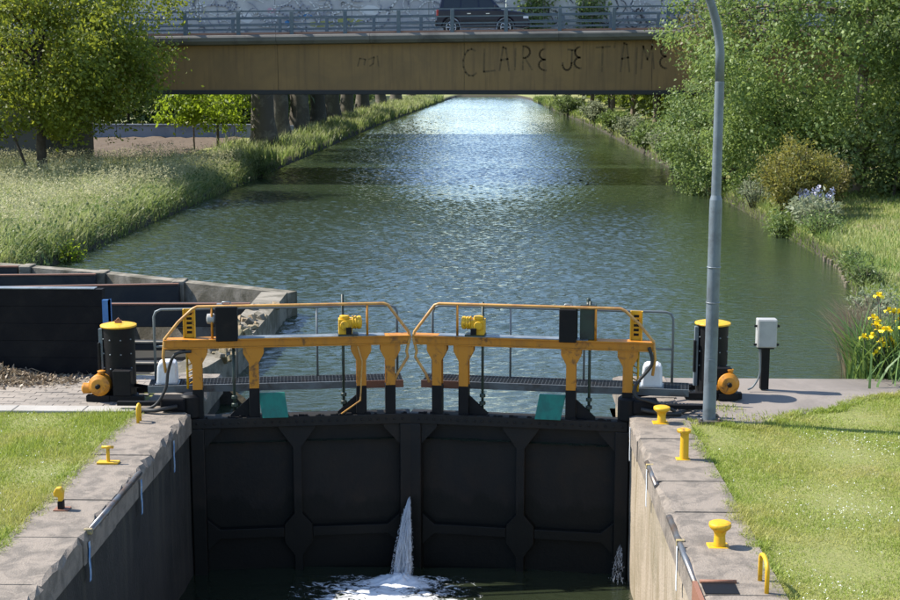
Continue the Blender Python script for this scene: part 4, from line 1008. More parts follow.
# car on the bridge
def make_car():
    cx, cy = 0.83, YB + 2.6; z0 = dz(0.8) - 0.16
    car = thing('car', 'dark blue off road car driving on the bridge behind the railing', 'car', (cx, cy, z0))
    W = 0.86
    def P(l, z): return (cx + l, z0 + z)
    low = [(-2.05, 0.42), (-2.08, 0.62), (-2.03, 0.98), (-1.98, 1.06), (0.72, 1.06), (0.95, 1.04), (1.75, 0.96), (1.98, 0.86), (2.07, 0.62), (2.05, 0.40), (1.78, 0.34)]
    # wheel arches cut into the sill line
    def archp(c_): return [(c_ + 0.42 * math.cos(R(a)), 0.36 + 0.42 * math.sin(R(a))) for a in range(0, 181, 20)]
    RW, FW = -1.42, 1.02
    poly = low + [p for p in archp(FW)] + [p for p in archp(RW)]
    body = MB().prism([P(*p) for p in poly], cy - W, cy + W).build('body', 'car_blue', car, bevel=0.045)
    # cabin lofted inward
    b_ = [(-1.98, 1.055), (0.85, 1.055)]; t_ = [(-1.82, 1.68), (0.10, 1.68)]
    cab = MB().hexa([(cx - 1.98, cy - W + 0.03, z0 + 1.05), (cx + 0.85, cy - W + 0.03, z0 + 1.05), (cx + 0.85, cy + W - 0.03, z0 + 1.05), (cx - 1.98, cy + W - 0.03, z0 + 1.05),
                     (cx - 1.80, cy - W + 0.2, z0 + 1.70), (cx + 0.12, cy - W + 0.2, z0 + 1.70), (cx + 0.12, cy + W - 0.2, z0 + 1.70), (cx - 1.80, cy + W - 0.2, z0 + 1.70)])
    cab.build('cabin', 'car_blue', car, bevel=0.05)
    for sd in (-1, 1):          # side windows lie on the sloping cabin side, 8 mm proud
        def q(l, z): return (cx + l, cy + sd * (W - 0.03 - (z - 1.05) / 0.65 * 0.17 + 0.010), z0 + z)
        def q2(l, z): return (cx + l, cy + sd * (W - 0.03 - (z - 1.05) / 0.65 * 0.17 - 0.02), z0 + z)
        for wn_ in ([(-1.78, 1.12), (-1.02, 1.12), (-1.02, 1.60), (-1.68, 1.60)], [(-0.95, 1.12), (-0.22, 1.12), (-0.26, 1.60), (-0.95, 1.60)], [(-0.15, 1.12), (0.62, 1.12), (0.12, 1.60), (-0.18, 1.60)]):
            MB().hexa([q2(*p) for p in wn_] + [q(*p) for p in wn_]).build('window', 'car_glass', car)
        for l in (-0.62, 0.22): MB().box(cx + l - 0.08, cx + l + 0.08, *sorted((cy + sd * (W - 0.01), cy + sd * (W + 0.025))), z0 + 0.88, z0 + 0.91).build('door_handle', 'rim_silver', car)
        MB().box(cx - 0.98, cx + 0.58, *sorted((cy + sd * (W - 0.01), cy + sd * (W + 0.012))), z0 + 0.56, z0 + 0.66).build('side_moulding', 'car_trim', car)
        MB().box(cx + 0.50, cx + 0.64, *sorted((cy + sd * (W - 0.02), cy + sd * (W + 0.16))), z0 + 1.08, z0 + 1.24).build('wing_mirror', 'car_blue', car, bevel=0.03)
        MB().box(cx + 1.80, cx + 2.04, *sorted((cy + sd * (W - 0.25), cy + sd * (W + 0.006))), z0 + 0.70, z0 + 0.84).build('headlight', 'lamp_glass', car, bevel=0.02)
        MB().box(cx - 2.075, cx - 1.98, *sorted((cy + sd * (W - 0.12), cy + sd * (W + 0.006))), z0 + 0.80, z0 + 1.04).build('tail_light', 'tail_red', car, bevel=0.015)
    MB().hexa([(cx + 0.80, cy - 0.72, z0 + 1.10), (cx + 0.80, cy + 0.72, z0 + 1.10), (cx + 0.78, cy + 0.72, z0 + 1.10), (cx + 0.78, cy - 0.72, z0 + 1.10), (cx + 0.20, cy - 0.60, z0 + 1.66), (cx + 0.20, cy + 0.60, z0 + 1.66), (cx + 0.17, cy + 0.60, z0 + 1.66), (cx + 0.17, cy - 0.60, z0 + 1.66)]).build('windscreen', 'car_glass', car)
    MB().box(cx - 2.14, cx - 2.04, cy - W + 0.02, cy + W - 0.02, z0 + 0.42, z0 + 0.64).build('bumper', 'car_trim', car, bevel=0.03)
    MB().box(cx + 2.0, cx + 2.12, cy - W + 0.02, cy + W - 0.02, z0 + 0.40, z0 + 0.62).build('bumper', 'car_trim', car, bevel=0.03)
    for l in (RW, FW):
        for sd in (-1, 1):
            yc = cy + sd * (W - 0.11)
            ty = MB().lathe([(0.22, -0.11), (0.33, -0.105), (0.355, -0.07), (0.355, 0.07), (0.33, 0.105), (0.22, 0.11)], (cx + l, yc, z0 + 0.357), 28, 'Y').build('wheel', 'rubber', car)
            rm = MB().lathe([(0.05, -0.02), (0.07, 0.012), (0.07, 0.02), (0.03, 0.022)], (cx + l, yc + sd * 0.10, z0 + 0.357), 12, 'Y')
            rm.tube([(cx + l + 0.215 * math.cos(R(a)), yc + sd * 0.112, z0 + 0.357 + 0.215 * math.sin(R(a))) for a in range(0, 360, 20)], 0.022, 6, closed=True)
            for a in range(0, 360, 60):
                ca, sa = math.cos(R(a)), math.sin(R(a))
                rm.tube([(cx + l + 0.05 * ca, yc + sd * 0.115, z0 + 0.357 + 0.05 * sa), (cx + l + 0.21 * ca, yc + sd * 0.115, z0 + 0.357 + 0.21 * sa)], [0.03, 0.024], 5)
            rm.build('rim', 'rim_silver', ty)
    car.scale = (1.03, 1.0, 1.17)
    return car
make_car()
# low grey wall beyond the field
lw = thing('field_wall', 'low blue grey wall at the far edge of the ploughed field', 'wall', (-20, 95, 0))
x = -60
while x < -13.4:
    MB().box(x + 0.01, x + 3.98, 94.6, 94.9, -0.4, 0.80).build('wall_panel', 'grey_wall', lw); x += 4
MB().box(-60, -13.4, 94.5, 95.0, 0.802, 0.88).build('wall_cap', 'grey_wall', lw)

# ------------------------------------------------------------------ trees and shrubs
def limb(mbx, p0, p1, r0, r1, sag=0.15, n=6, sides=6):
    p0 = Vector(p0); p1 = Vector(p1); L = (p1 - p0).length
    side = Vector((random.uniform(-1, 1), random.uniform(-1, 1), 0)) * L * 0.10
    pts = []; rs = []
    for k in range(n):
        q = k / (n - 1); p = p0.lerp(p1, q) + side * math.sin(q * math.pi) + Vector((0, 0, 1)) * L * sag * math.sin(q * math.pi)
        pts.append(p); rs.append(r0 + (r1 - r0) * q ** 0.8)
    mbx.tube(pts, rs, sides)

def crown_points(c, r, nclump, per, cr, seed, hollow=0.35, zflat=0.0, keep=None):
    g_ = np.random.default_rng(seed)
    out = []; cen = []; nrm = []; ton = []
    while len(cen) < nclump:
        d = g_.normal(size=3); d /= np.linalg.norm(d)
        q = g_.uniform(hollow, 1.0) ** 0.6
        lump = 1 + 0.18 * math.sin(3.1 * d[0] + seed) + 0.15 * math.sin(4.3 * d[1] + 2 * d[2] + seed * 1.7)
        p = np.array(c) + d * np.array(r) * q * lump
        if d[2] < 0 and zflat: p[2] = c[2] + d[2] * r[2] * q * (1 - zflat)
        if keep and not keep(p): continue
        cen.append(p)
    cen = np.array(cen)
    for p in cen:
        n = int(per * g_.uniform(0.5, 1.5)); s = cr * g_.uniform(0.6, 1.4)
        o = g_.normal(size=(n, 3)) * np.array([1, 1, 0.65]) * s * 0.55
        out.append(p + o); ton.append(np.full(n, g_.uniform(0, 1)))
        od = o / (np.linalg.norm(o, axis=1)[:, None] + 1e-6); cd = (p - np.array(c)) / np.array(r); cd = cd / (np.linalg.norm(cd) + 1e-6)
        nrm.append(od * 0.7 + cd * 0.6)
    return np.concatenate(out), cen, np.concatenate(nrm), np.concatenate(ton)

def tree(name, label, base, h, c, r, nclump, per, cr, leaf, mat, bark, trunk_r, seed, group=None, fork=0.35, limbs=14, zflat=0.0, hollow=0.35, droop=0.0, lean=(0, 0), aspect=0.6, cat='tree', keep=None):
    """c: crown centre, r: radii, in world; built relative to base"""
    th = thing(name, label, cat, base, group=group)
    P, cen, cn, ct = crown_points(c, r, nclump, per, cr, seed, hollow, zflat, keep)
    random.seed(seed)
    mbt = MB(); bx, by, bz = base
    fk = Vector((bx + lean[0] * fork, by + lean[1] * fork, bz + h * fork))
    top = Vector((c[0], c[1], bz + h * 0.8))
    k = 7; pts = []; rs = []
    for i in range(k):
        q = i / (k - 1); p = Vector((bx, by, bz - 0.2)).lerp(fk, q); p += Vector((random.uniform(-1, 1), random.uniform(-1, 1), 0)) * trunk_r * 0.12
        pts.append(p); rs.append(trunk_r * (1.35 - 0.35 * min(1, q * 4)) * (1 - 0.28 * q))
    mbt.tube(pts, rs, 12)
    limb(mbt, fk - Vector((0, 0, 0.05)), top, trunk_r * 0.68, trunk_r * 0.12, 0.0, 7, 8)
    order = np.argsort(-np.linalg.norm((cen - np.array(c)) / np.array(r), axis=1))[:limbs * 3]
    random.shuffle(ol := list(order))
    for j in ol[:limbs]:
        q = random.uniform(0.0, 0.75); s = fk.lerp(top, q); e = Vector(cen[j])
        limb(mbt, s, e, trunk_r * (0.42 - 0.3 * q) * random.uniform(0.7, 1.1), trunk_r * 0.05, 0.10)
        for _ in range(2):
            j2 = int(np.argmin(np.linalg.norm(cen - np.array(s.lerp(e, 0.6)) - rng.normal(0, 0.8, 3), axis=1)))
            limb(mbt, s.lerp(e, 0.5), Vector(cen[j2]), trunk_r * 0.12, trunk_r * 0.03, 0.05, 4, 5)
    mbt.build('trunk', bark, th)
    v, f, rr_ = leaves(P, np.full(len(P), leaf), aspect, droop, out=cn, tone=ct)
    raw_mesh('crown', v - np.array(base), f, mat, th, rnd=rr_)
    return th

tree('maple_tree', 'broad yellow green tree standing in the long grass on the left bank', (-17.3, 57.5, 0.0), 9.5, (-17.2, 57.5, 5.3), (6.0, 4.6, 5.0), 560, 120, 0.75, 0.165, 'leaf_maple', 'bark_dark', 0.24, 3, fork=0.27, limbs=22, zflat=0.1, hollow=0.2,
     keep=lambda p: p[2] > 2.1 + 0.5 * math.sin(p[0] * 2.1 + p[1]))
th = thing('tree_stake', 'slanting dark stake leaning against the tree on the left bank', 'stake', (-17.6, 57.2, 0))
MB().tube([(-17.6, 57.2, -0.1), (-18.0, 57.3, 0.9), (-18.6, 57.5, 2.4)], [0.07, 0.06, 0.05], 8).build('pole', 'bark_dark', th)
tree('young_tree', 'small bright lime green tree seen under the bridge at the field edge', (-15.7, 80.0, -0.05), 4.3, (-15.6, 80.0, 2.55), (2.3, 1.6, 1.6), 70, 40, 0.5, 0.24, 'leaf_lime', 'bark_pale', 0.06, 5, fork=0.35, limbs=8)
tree('young_tree', 'second lime green sapling just right of the bright one under the bridge', (-14.9, 83.0, -0.05), 4.3, (-14.6, 83.0, 2.7), (1.6, 1.4, 1.6), 45, 40, 0.5, 0.24, 'leaf_lime', 'bark_dark', 0.10, 6, fork=0.35, limbs=6)

# right bank mass of trees
tree('poplar_tree', 'large leafy green tree at the top right beside the bridge', (14.6, 51.5, 0.25), 14, (13.9, 51.5, 6.3), (5.3, 4.6, 6.6), 520, 130, 0.75, 0.15, 'leaf_willow', 'bark_pale', 0.28, 11, fork=0.3, limbs=18, hollow=0.45, zflat=0.15)
tree('poplar_tree', 'dark leafy tree at the right edge with a pale trunk', (16.4, 46.5, 0.35), 13, (18.0, 47.5, 6.6), (4.4, 4.0, 5.6), 380, 110, 0.75, 0.15, 'leaf_dark', 'bark_pale', 0.26, 12, fork=0.35, limbs=14, hollow=0.4, zflat=0.3)
tree('poplar_tree', 'tall green tree behind the right edge trees', (19.5, 57.0, 0.5), 14, (19.5, 57.0, 7.0), (5.0, 4.5, 6.6), 260, 60, 0.9, 0.24, 'leaf_willow', 'bark_dark', 0.28, 13, limbs=12, hollow=0.4)
tree('willow_bush', 'light green bush overhanging the canal at the right end of the bridge', (10.9, 58.5, -0.1), 5.5, (10.2, 58.3, 2.2), (2.5, 2.4, 2.5), 190, 110, 0.5, 0.13, 'leaf_light', 'bark_dark', 0.10, 14, fork=0.15, limbs=12, cat='bush', hollow=0.4)
tree('olive_tree', 'thin brownish green tree in front of the bridge railing', (11.6, 60.5, 0.0), 7.8, (11.0, 60.3, 5.6), (1.9, 1.8, 1.9), 80, 45, 0.5, 0.17, 'leaf_olive', 'bark_dark', 0.09, 15, fork=0.45, limbs=10)
tree('willow_bush', 'green bush between the overhanging bush and the amber shrub', (12.4, 53.5, 0.0), 4.6, (11.9, 53.0, 1.9), (2.2, 2.2, 2.2), 150, 100, 0.5, 0.13, 'leaf_willow', 'bark_dark', 0.09, 16, fork=0.15, limbs=10, cat='bush', hollow=0.4)
tree('shade_bush', 'dark bush in the shade below the right edge trees', (15.2, 49.0, 0.2), 3.6, (15.4, 49.3, 1.7), (2.4, 1.6, 1.8), 120, 60, 0.5, 0.17, 'leaf_dark', 'bark_dark', 0.08, 17, fork=0.15, limbs=8, cat='bush')
tree('shade_bush', 'dark bush at the far right edge below the trees', (18.6, 48.6, 0.35), 3.6, (18.8, 48.8, 1.9), (2.4, 1.6, 1.8), 120, 60, 0.5, 0.17, 'leaf_dark', 'bark_dark', 0.08, 18, fork=0.15, limbs=8, cat='bush')

def shrub(name, label, x, y, r, h, mat, n, leaf, seed, aspect=0.35, stems=26, cat='shrub', bz=None, group=None):
    """dome of upright twigs with small leaves"""
    g_ = np.random.default_rng(seed); z = float(gz(x, y)) if bz is None else bz
    th = thing(name, label, cat, (x, y, z), group=group)
    mbx = MB(); P = []
    for i in range(stems):
        a = g_.uniform(0, 6.28); q = math.sqrt(g_.uniform(0, 1)); e = np.array([math.cos(a) * r * q, math.sin(a) * r * q, h * (1 - 0.45 * q * q) * g_.uniform(0.8, 1.08)])
        b_ = np.array([e[0] * 0.25, e[1] * 0.25, -0.1]); mid = (b_ + e) / 2 + np.array([0, 0, 0.15 * h])
        mbx.tube([b_, mid, e], [0.022, 0.015, 0.006], 5)
        m_ = n // stems; tt = g_.uniform(0.15, 1.02, m_) ** 0.8
        p = (1 - tt)[:, None] ** 2 * b_ + 2 * ((1 - tt) * tt)[:, None] * mid + (tt ** 2)[:, None] * e
        P.append(p + g_.normal(size=p.shape) * np.array([0.12, 0.12, 0.09]) * (0.6 + r * 0.5))
    mbx.build('stems', 'bark_dark', th, world=False)['kind'] = 'stuff'
    P = np.concatenate(P); P[:, 2] = np.maximum(P[:, 2], 0.02)
    v, f, r_ = leaves(P, np.full(len(P), leaf), aspect, up=0.3)
    raw_mesh('foliage', v, f, mat, th, rnd=r_)
    return th
shrub('amber_shrub', 'rounded amber yellow shrub at the right water edge', 10.85, 44.8, 1.45, 2.5, 'leaf_amber', 12000, 0.12, 31, stems=60)
shrub('amber_shrub', 'lower green side of the amber shrub thicket by the water', 10.35, 43.7, 0.7, 0.9, 'leaf_light', 2200, 0.13, 32)
shrub('amber_shrub', 'dull brown green shrub right behind the amber shrub', 12.0, 46.6, 1.1, 2.1, 'leaf_olive', 3500, 0.14, 33, stems=40)
sage = [(11.0, 42.6, 0.85, 0.85, 'pale green herb clump below the lilac flowers'), (10.6, 63.0, 1.1, 1.3, 'pale bush on the right bank just under the near bridge edge'), (10.8, 77.0, 1.2, 1.5, 'pale bush on the right bank, nearest beyond the bridge'),
        (10.7, 85.5, 1.2, 1.5, 'second pale bush on the right bank beyond the bridge'), (10.7, 94.5, 1.3, 1.6, 'third pale bush on the right bank beyond the bridge'), (10.7, 107, 1.3, 1.7, 'fourth pale bush on the right bank beyond the bridge'), (10.5, 124, 1.4, 1.8, 'fifth pale bush on the right bank beyond the bridge')]
for i, (x, y, r, h, lb) in enumerate(sage):
    shrub('bank_bush', lb, x, y, r, h, 'leaf_sage' if i % 2 == 0 else 'leaf_light', 2000, 0.13 + 0.0012 * y, 40 + i, cat='bush', group='low bushes along the right bank')
shrub('bank_bush', 'dark green bush dipping into the water far along the right bank', 9.6, 150, 1.8, 2.4, 'leaf_dark', 1800, 0.32, 51, cat='bush')
shrub('bank_weed', 'bright green weed at the water edge near the basin', -10.35, 37.6, 0.45, 0.8, 'leaf_lime', 700, 0.12, 52, cat='weed')
shrub('bank_weed', 'dark low bramble in the long grass on the left bank', -13.9, 55.5, 0.8, 0.9, 'leaf_dark', 900, 0.12, 53, cat='bramble')
shrub('bank_weed', 'dark bramble on the left bank below the bridge', -12.6, 61.5, 0.8, 0.9, 'leaf_dark', 900, 0.12, 54, cat='bramble')
shrub('bank_weed', 'dark overhanging bush at the left water edge under the bridge', -9.9, 66.5, 0.9, 0.8, 'leaf_dark', 1200, 0.14, 55, cat='bush')
for i, (x, y, r, h, mt, lb) in enumerate([(8.65, 27.0, 0.5, 0.6, 'leaf_sage', 'pale weed clump on the right water edge behind the irises'), (9.5, 31.0, 0.45, 0.5, 'leaf_dark', 'dark low clump halfway along the right water edge'), (10.15, 34.6, 0.4, 0.4, 'leaf_light', 'light green clump beside the wooden stakes'), (10.75, 40.6, 0.6, 0.7, 'leaf_light', 'green clump in front of the pale herbs by the water'), (10.6, 50.0, 0.8, 1.0, 'leaf_sage', 'pale clump overhanging the water beyond the amber shrub'), (8.05, 24.6, 0.4, 0.75, 'leaf_sage', 'silvery weed clump just behind the irises')]):
    shrub('edge_clump', lb, x, y, r, h, mt, 1100, 0.10, 80 + i, cat='weed', stems=20)
# lilac flower spikes
lf = thing('lilac_flowers', 'pale lilac flower spikes by the water below the amber shrub', 'flowers', (11.35, 43.8, float(gz(11.35, 43.8))))
rf = np.random.default_rng(8)
for k in range(13):
    x, y = 11.35 + rf.uniform(-0.55, 0.55), 43.7 + rf.uniform(-0.3, 0.3); z = float(gz(x, y)); h = rf.uniform(0.75, 1.2)
    mbx = MB().tube([(x, y, z), (x + rf.uniform(-.06, .06), y, z + h * 0.6), (x + rf.uniform(-.08, .08), y, z + h)], [0.012, 0.01, 0.006], 5)
    st = mbx.build('stem', 'dark_green', lf)
    P = np.stack([np.full(40, x) + rf.normal(0, 0.055, 40), np.full(40, y) + rf.normal(0, 0.055, 40), z + h - rf.uniform(0, 0.34, 40)], 1)
    v, f, r_ = leaves(P, np.full(40, 0.075), 0.8)
    raw_mesh('flower_spike', v - np.array(lf.location), f, 'petal_lilac', st, rnd=r_)['kind'] = 'stuff'

# plane trees lining the canal beyond the bridge: three shapes, copied
def plane_proto(name, seed, tr, h, low, mat='leaf_plane', bark='bark_plane', rad=5.7):
    return tree(name, 'x', (0, 0, 0), h, (0, 0, (h + low) / 2), (rad, rad, (h - low) / 2), 240, 28, 1.2, 0.5, mat, bark, tr, seed, fork=low / h * 0.95, limbs=12, hollow=0.4)
lp_ = [plane_proto('plane_tree', 61, 0.74, 21, 6.0), plane_proto('plane_tree', 62, 0.66, 20, 5.6)]
rp_ = [plane_proto('bank_tree', 63, 0.27, 16, 2.5, rad=4.9, bark='bark_pale'), plane_proto('bank_tree', 64, 0.22, 15, 2.3, rad=4.7, bark='bark_dark')]
used = set()
def place(proto, x, y, rz, label, group, s=1.0):
    o = proto if proto not in used else copy_tree(proto); used.add(proto)
    o.location = (x, y, float(gz(x, y)) - 0.05); o.rotation_euler = (0, 0, rz); o.scale = (s, s, s)
    tag(o, label, 'tree', group); return o
for i, (x, y) in enumerate([(-12.35, 84), (-12.0, 88.5), (-12.3, 100), (-12.2, 110), (-12.3, 121), (-12.1, 132), (-11.9, 146), (-11.2, 162), (-10.6, 180), (-9.8, 202)]):
    place(lp_[i % 2], x, y, i * 1.9, ORD[i] + ' thick plane trunk from the near end of the left bank row beyond the bridge', 'plane trees along the left bank', 1.0 if i else 1.05)
for i, (x, y) in enumerate([(13.4, 90), (14.6, 96), (13.2, 102), (14.2, 109), (13.0, 116), (13.8, 124), (12.8, 133), (13.4, 143), (12.4, 154), (12.4, 168), (11.6, 184), (10.8, 204)]):
    place(rp_[i % 2], x, y, i * 1.3, ORD[i] + ' slim trunk from the near end of the right bank row beyond the bridge', 'trees along the right bank', 1.0 + 0.1 * math.sin(i))
# darker trees closing the view behind the field, beyond the right row and at the canal's end
bgp = tree('background_tree', 'x', (0, 0, 0), 15, (0, 0, 7.5), (5.0, 4.0, 7.2), 150, 26, 1.2, 0.6, 'leaf_dark', 'bark_dark', 0.3, 71, fork=0.15, limbs=8)
bgs = [(-22, 104), (-29, 102), (-37, 106), (-46, 103), (-16.5, 108), (-55, 108), (-18, 124), (-17, 142), (20, 104), (21, 118), (20, 133), (19, 150), (18, 170)]
for i, (x, y) in enumerate(bgs):
    lb = ('dark tree behind the field wall, ' if y < 110 and x < 0 else 'dark tree behind the left plane row, ' if x < -16 and y < 200 else 'dark tree behind the right trunk row, ' if y < 200 else 'distant tree closing the end of the canal, ')
    cnt = sum(1 for (a, b_) in bgs[:i] if (('F' if b_ < 110 and a < 0 else 'L' if a < -16 and b_ < 200 else 'R' if b_ < 200 else 'E') == ('F' if y < 110 and x < 0 else 'L' if x < -16 and y < 200 else 'R' if y < 200 else 'E')))
    place(bgp, x, y, i * 2.2, lb + ORD[cnt] + ' of its row', 'dark background trees', 0.9 + 0.15 * math.sin(i * 1.7))

def hedge(label, x0, x1, y0, y1, z1, n, leaf, mat):
    th = thing('hedge', label, 'hedge', ((x0 + x1) / 2, (y0 + y1) / 2, 0))
    P = np.stack([rng.uniform(x0, x1, n), rng.uniform(y0, y1, n), rng.uniform(0, 1, n)], 1)
    P[:, 2] *= z1 * (0.75 + 0.25 * np.sin(P[:, 0] * 0.9 + P[:, 1] * 0.37) * np.sin(P[:, 0] * 0.31 - P[:, 1] * 0.23 + 1))
    v, f, r_ = leaves(P, np.full(n, leaf), 0.7)
    raw_mesh('foliage', v - np.array(th.location), f, mat, th, rnd=r_)
    mbx = MB(); L = max(x1 - x0, y1 - y0)
    for k in range(int(L / 3)):
        q = (k + 0.5) / int(L / 3); x, y = (x0 + (x1 - x0) * q, (y0 + y1) / 2) if x1 - x0 > y1 - y0 else ((x0 + x1) / 2, y0 + (y1 - y0) * q)
        mbx.tube([(x, y, -0.2), (x + 0.2, y, z1 * 0.5), (x, y + 0.2, z1 * 0.8)], [0.12, 0.09, 0.04], 6)
    mbx.build('stems', 'bark_dark', th)['kind'] = 'stuff'
hedge('dark hedge above the low wall behind the ploughed field', -70, -13.2, 97.5, 99.5, 5.5, 16000, 0.45, 'leaf_dark')
hedge('dark hedge behind the plane trunks on the left bank', -17.5, -15.5, 100, 230, 5.5, 16000, 0.55, 'leaf_dark')
hedge('sunlit hedge behind the slim trunks on the right bank', 15.6, 17.6, 78, 230, 6.0, 20000, 0.5, 'leaf_plane')
hedge('hedge closing the far end of the canal', -30, 30, 249, 252, 2.6, 6000, 0.6, 'leaf_plane')
# greenery hanging on the graffiti wall
for (x, w_, lb) in ((3.6, 1.4, 'ivy on the graffiti wall just right of the car'), (6.4, 1.3, 'ivy on the graffiti wall near the right trees')):
    th = thing('ivy', lb, 'ivy', (x, YB + 9.9, 6.3))
    n = 900; P = np.stack([rng.normal(0, w_ * 0.35, n), -np.abs(rng.normal(0, 0.09, n)) - 0.01, rng.uniform(0.1, 2.4, n)], 1)
    v, f, r_ = leaves(P, np.full(n, 0.16), 0.8); raw_mesh('ivy_leaves', v, f, 'leaf_light', th, rnd=r_)
    MB().tube([(0, -0.03, 0.0), (0.1, -0.03, 0.9), (-0.1, -0.03, 2.2)], 0.03, 5).build('ivy_stem', 'bark_dark', th, world=False)

# ------------------------------------------------------------------ grasses
def scatter(n, x0, x1, y0, y1, ok):
    x = rng.uniform(x0, x1, n); y = rng.uniform(y0, y1, n); k = ok(x, y); return x[k], y[k]
def grass(name, label, x, y, h, wd, lean, mat, seg=2, zoff=-0.02, wind=None):
    p = np.stack([x, y, gz(x, y) + zoff], 1); n = len(x)
    v, f, r_, t_ = blades(p, h, wd, lean, seg, wind)
    o = raw_mesh(name, v, f, mat, rnd=r_, tval=t_)
    return tag(o, label, 'grass', kind='stuff')
# long pale grass on the left bank, near part
x, y = scatter(125000, -27, -9.6, 33.6, 66, lambda x, y: (x < wl(y) - 0.02) & (x > -11.0 - (y - 33) * 0.42 - 4.5) & ~((y < 34.0) & (x > -10.9)))
clump = 0.5 + 0.5 * np.sin(x * 1.9 + np.sin(y * 1.1) * 2) * np.sin(y * 1.4 + x * 0.7)
clump2 = 0.5 + 0.5 * np.sin(x * 4.3 + np.sin(y * 2.3) * 2) * np.sin(y * 3.7 - x * 1.9)
h = rng.uniform(0.35, 1.0, len(x)) * (0.55 + 0.4 * clump + 0.3 * clump2) * np.interp(wl(y) - x, [0, 0.8, 2], [0.8, 0.95, 1.1])
grass('long_grass', 'long pale feathery grass covering the left bank before the bridge', x, y, h, rng.uniform(0.012, 0.034, len(x)), rng.uniform(0.1, 0.9, len(x)), 'grass_tall', 3, wind=np.where(rng.uniform(0, 1, len(x)) < 0.35, rng.normal(0.2, 0.7, len(x)), rng.uniform(0, 6.28, len(x))))
# seed heads standing above it
x, y = scatter(25000, -24, -9.6, 33.6, 66, lambda x, y: (x < wl(y) - 0.3) & (x > -11.0 - (y - 33) * 0.42 - 1.5) & (np.sin(x * 0.9 + y * 0.35) * np.sin(y * 0.5 - x * 0.6) > -0.25 + rng.uniform(-0.3, 0.3, len(x))) & ~((y < 34.0) & (x > -10.9)))
hh = rng.uniform(0.65, 1.3, len(x)); n = 4
P = np.repeat(np.stack([x, y, gz(x, y)], 1), n, 0) + np.stack([rng.normal(0, 0.035, len(x) * n), rng.normal(0, 0.035, len(x) * n), np.repeat(hh, n) - rng.uniform(0, 0.22, len(x) * n)], 1)
v, f, r_ = leaves(P, np.full(len(P), 0.085), 0.3, up=0.0)
tag(raw_mesh('grass_heads', v, f, 'seed_head', rnd=r_), 'pale feathery seed heads above the long grass of the left bank', 'grass', kind='stuff')
# broad leaved weeds mixed in, mostly along the water edge
x, y = scatter(9000, -20, -9.6, 34.2, 66, lambda x, y: (x < wl(y) + 0.12) & (x > -11.0 - (y - 33) * 0.42) & (rng.uniform(0, 1, len(x)) < np.exp((x - wl(y)) / 0.5) + 0.5 * (np.sin(x * 1.3 + y * 0.8) * np.sin(y * 0.9 - x) > 0.72)))
n = 5
P = np.repeat(np.stack([x, y, np.maximum(gz(x, y), WZ)], 1), n, 0) + np.stack([rng.normal(0, 0.12, len(x) * n), rng.normal(0, 0.12, len(x) * n), rng.uniform(0.05, 0.75, len(x) * n)], 1)
v, f, r_ = leaves(P, np.full(len(P), 0.13), 0.55)
tag(raw_mesh('bank_weeds', v, f, 'leaf_dark', rnd=r_), 'green weeds along the foot of the left bank', 'weeds', kind='stuff')
x, y = scatter(52000, -16, -5, 64, 215, lambda x, y: (x < wl(y) - 0.05) & (x > wl(y) - 4.2))
h = rng.uniform(0.5, 1.1, len(x)) * (0.8 + 0.4 * np.sin(x * 1.3) * np.sin(y * 0.5))
grass('long_grass', 'long pale grass strip on the left bank beyond the bridge', x, y, h, 0.02 + y * 0.0004, rng.uniform(0.15, 0.6, len(x)), 'grass_tall', 2)
x, y = scatter(42000, 5, 16, 62, 215, lambda x, y: (x > wr(y) + 0.05) & (x < wr(y) + 4.0))
grass('bank_grass', 'grass strip on the right bank beyond the bridge', x, y, rng.uniform(0.25, 0.6, len(x)), 0.02 + y * 0.0004, rng.uniform(0.2, 0.6, len(x)), 'grass_bank', 2)
x, y = scatter(120000, 7.4, 26, 21.5, 60, lambda x, y: (x > wr(y) + 0.03) & (x < wr(y) + 5 + (y - 21) * 0.25))
h = rng.uniform(0.08, 0.24, len(x)) * np.interp(x - wr(y), [0, 0.7, 1.5], [2.2, 1.6, 1.0])
grass('bank_grass', 'mown green grass on the right bank by the water', x, y, h, rng.uniform(0.012, 0.026, len(x)), rng.uniform(0.2, 0.7, len(x)), 'grass_bank', 2)
x, y = scatter(26000, 7, 11.2, 22.5, 62, lambda x, y: (x > wr(y) + 0.0) & (x < wr(y) + 0.32))
grass('bank_grass', 'long grass hanging over the edge of the right bank', x, y, rng.uniform(0.22, 0.55, len(x)), rng.uniform(0.012, 0.024, len(x)), rng.uniform(0.7, 1.5, len(x)), 'grass_bank', 3, wind=rng.normal(math.pi, 0.6, len(x)), zoff=-0.06)
# lawns
def right_ok(x, y):
    edge = 3.82 + 0.06 * np.sin(y * 5) + 0.04 * np.sin(y * 13)
    ap = np.interp(x, [3.8, 4.7, 5.6, 6.6, 7.5, 7.8], [18.42, 18.25, 19.05, 19.85, 20.6, 21.2]) + 0.10 * np.sin(x * 6) + rng.normal(0, 0.08, len(x)) + np.abs(rng.normal(0, 0.35, len(x))) * (rng.uniform(0, 1, len(x)) < 0.25 + 0.3 * np.sin(x * 3.1))
    return (x > edge - 0.05 + 0.05 * np.sin(y * 2.1) + rng.normal(0, 0.05, len(x))) & (y < ap)
x, y = scatter(350000, 3.7, 11, 10.5, 21.2, right_ok)
k = x < 3.8 + (y - 10) * 0.50 + 2.2; x, y = x[k], y[k]
h = rng.uniform(0.02, 0.07, len(x)) * np.interp(x, [3.8, 4.0], [1.5, 1.0]) * (0.8 + 0.5 * (np.sin(x * 2.3 + y) * np.sin(y * 1.9 - x)))
grass('lawn', 'sunny mown lawn on the right of the lock', x, y, h, rng.uniform(0.005, 0.011, len(x)), rng.uniform(0.2, 0.9, len(x)), 'grass_lawn', 1, zoff=-0.005)
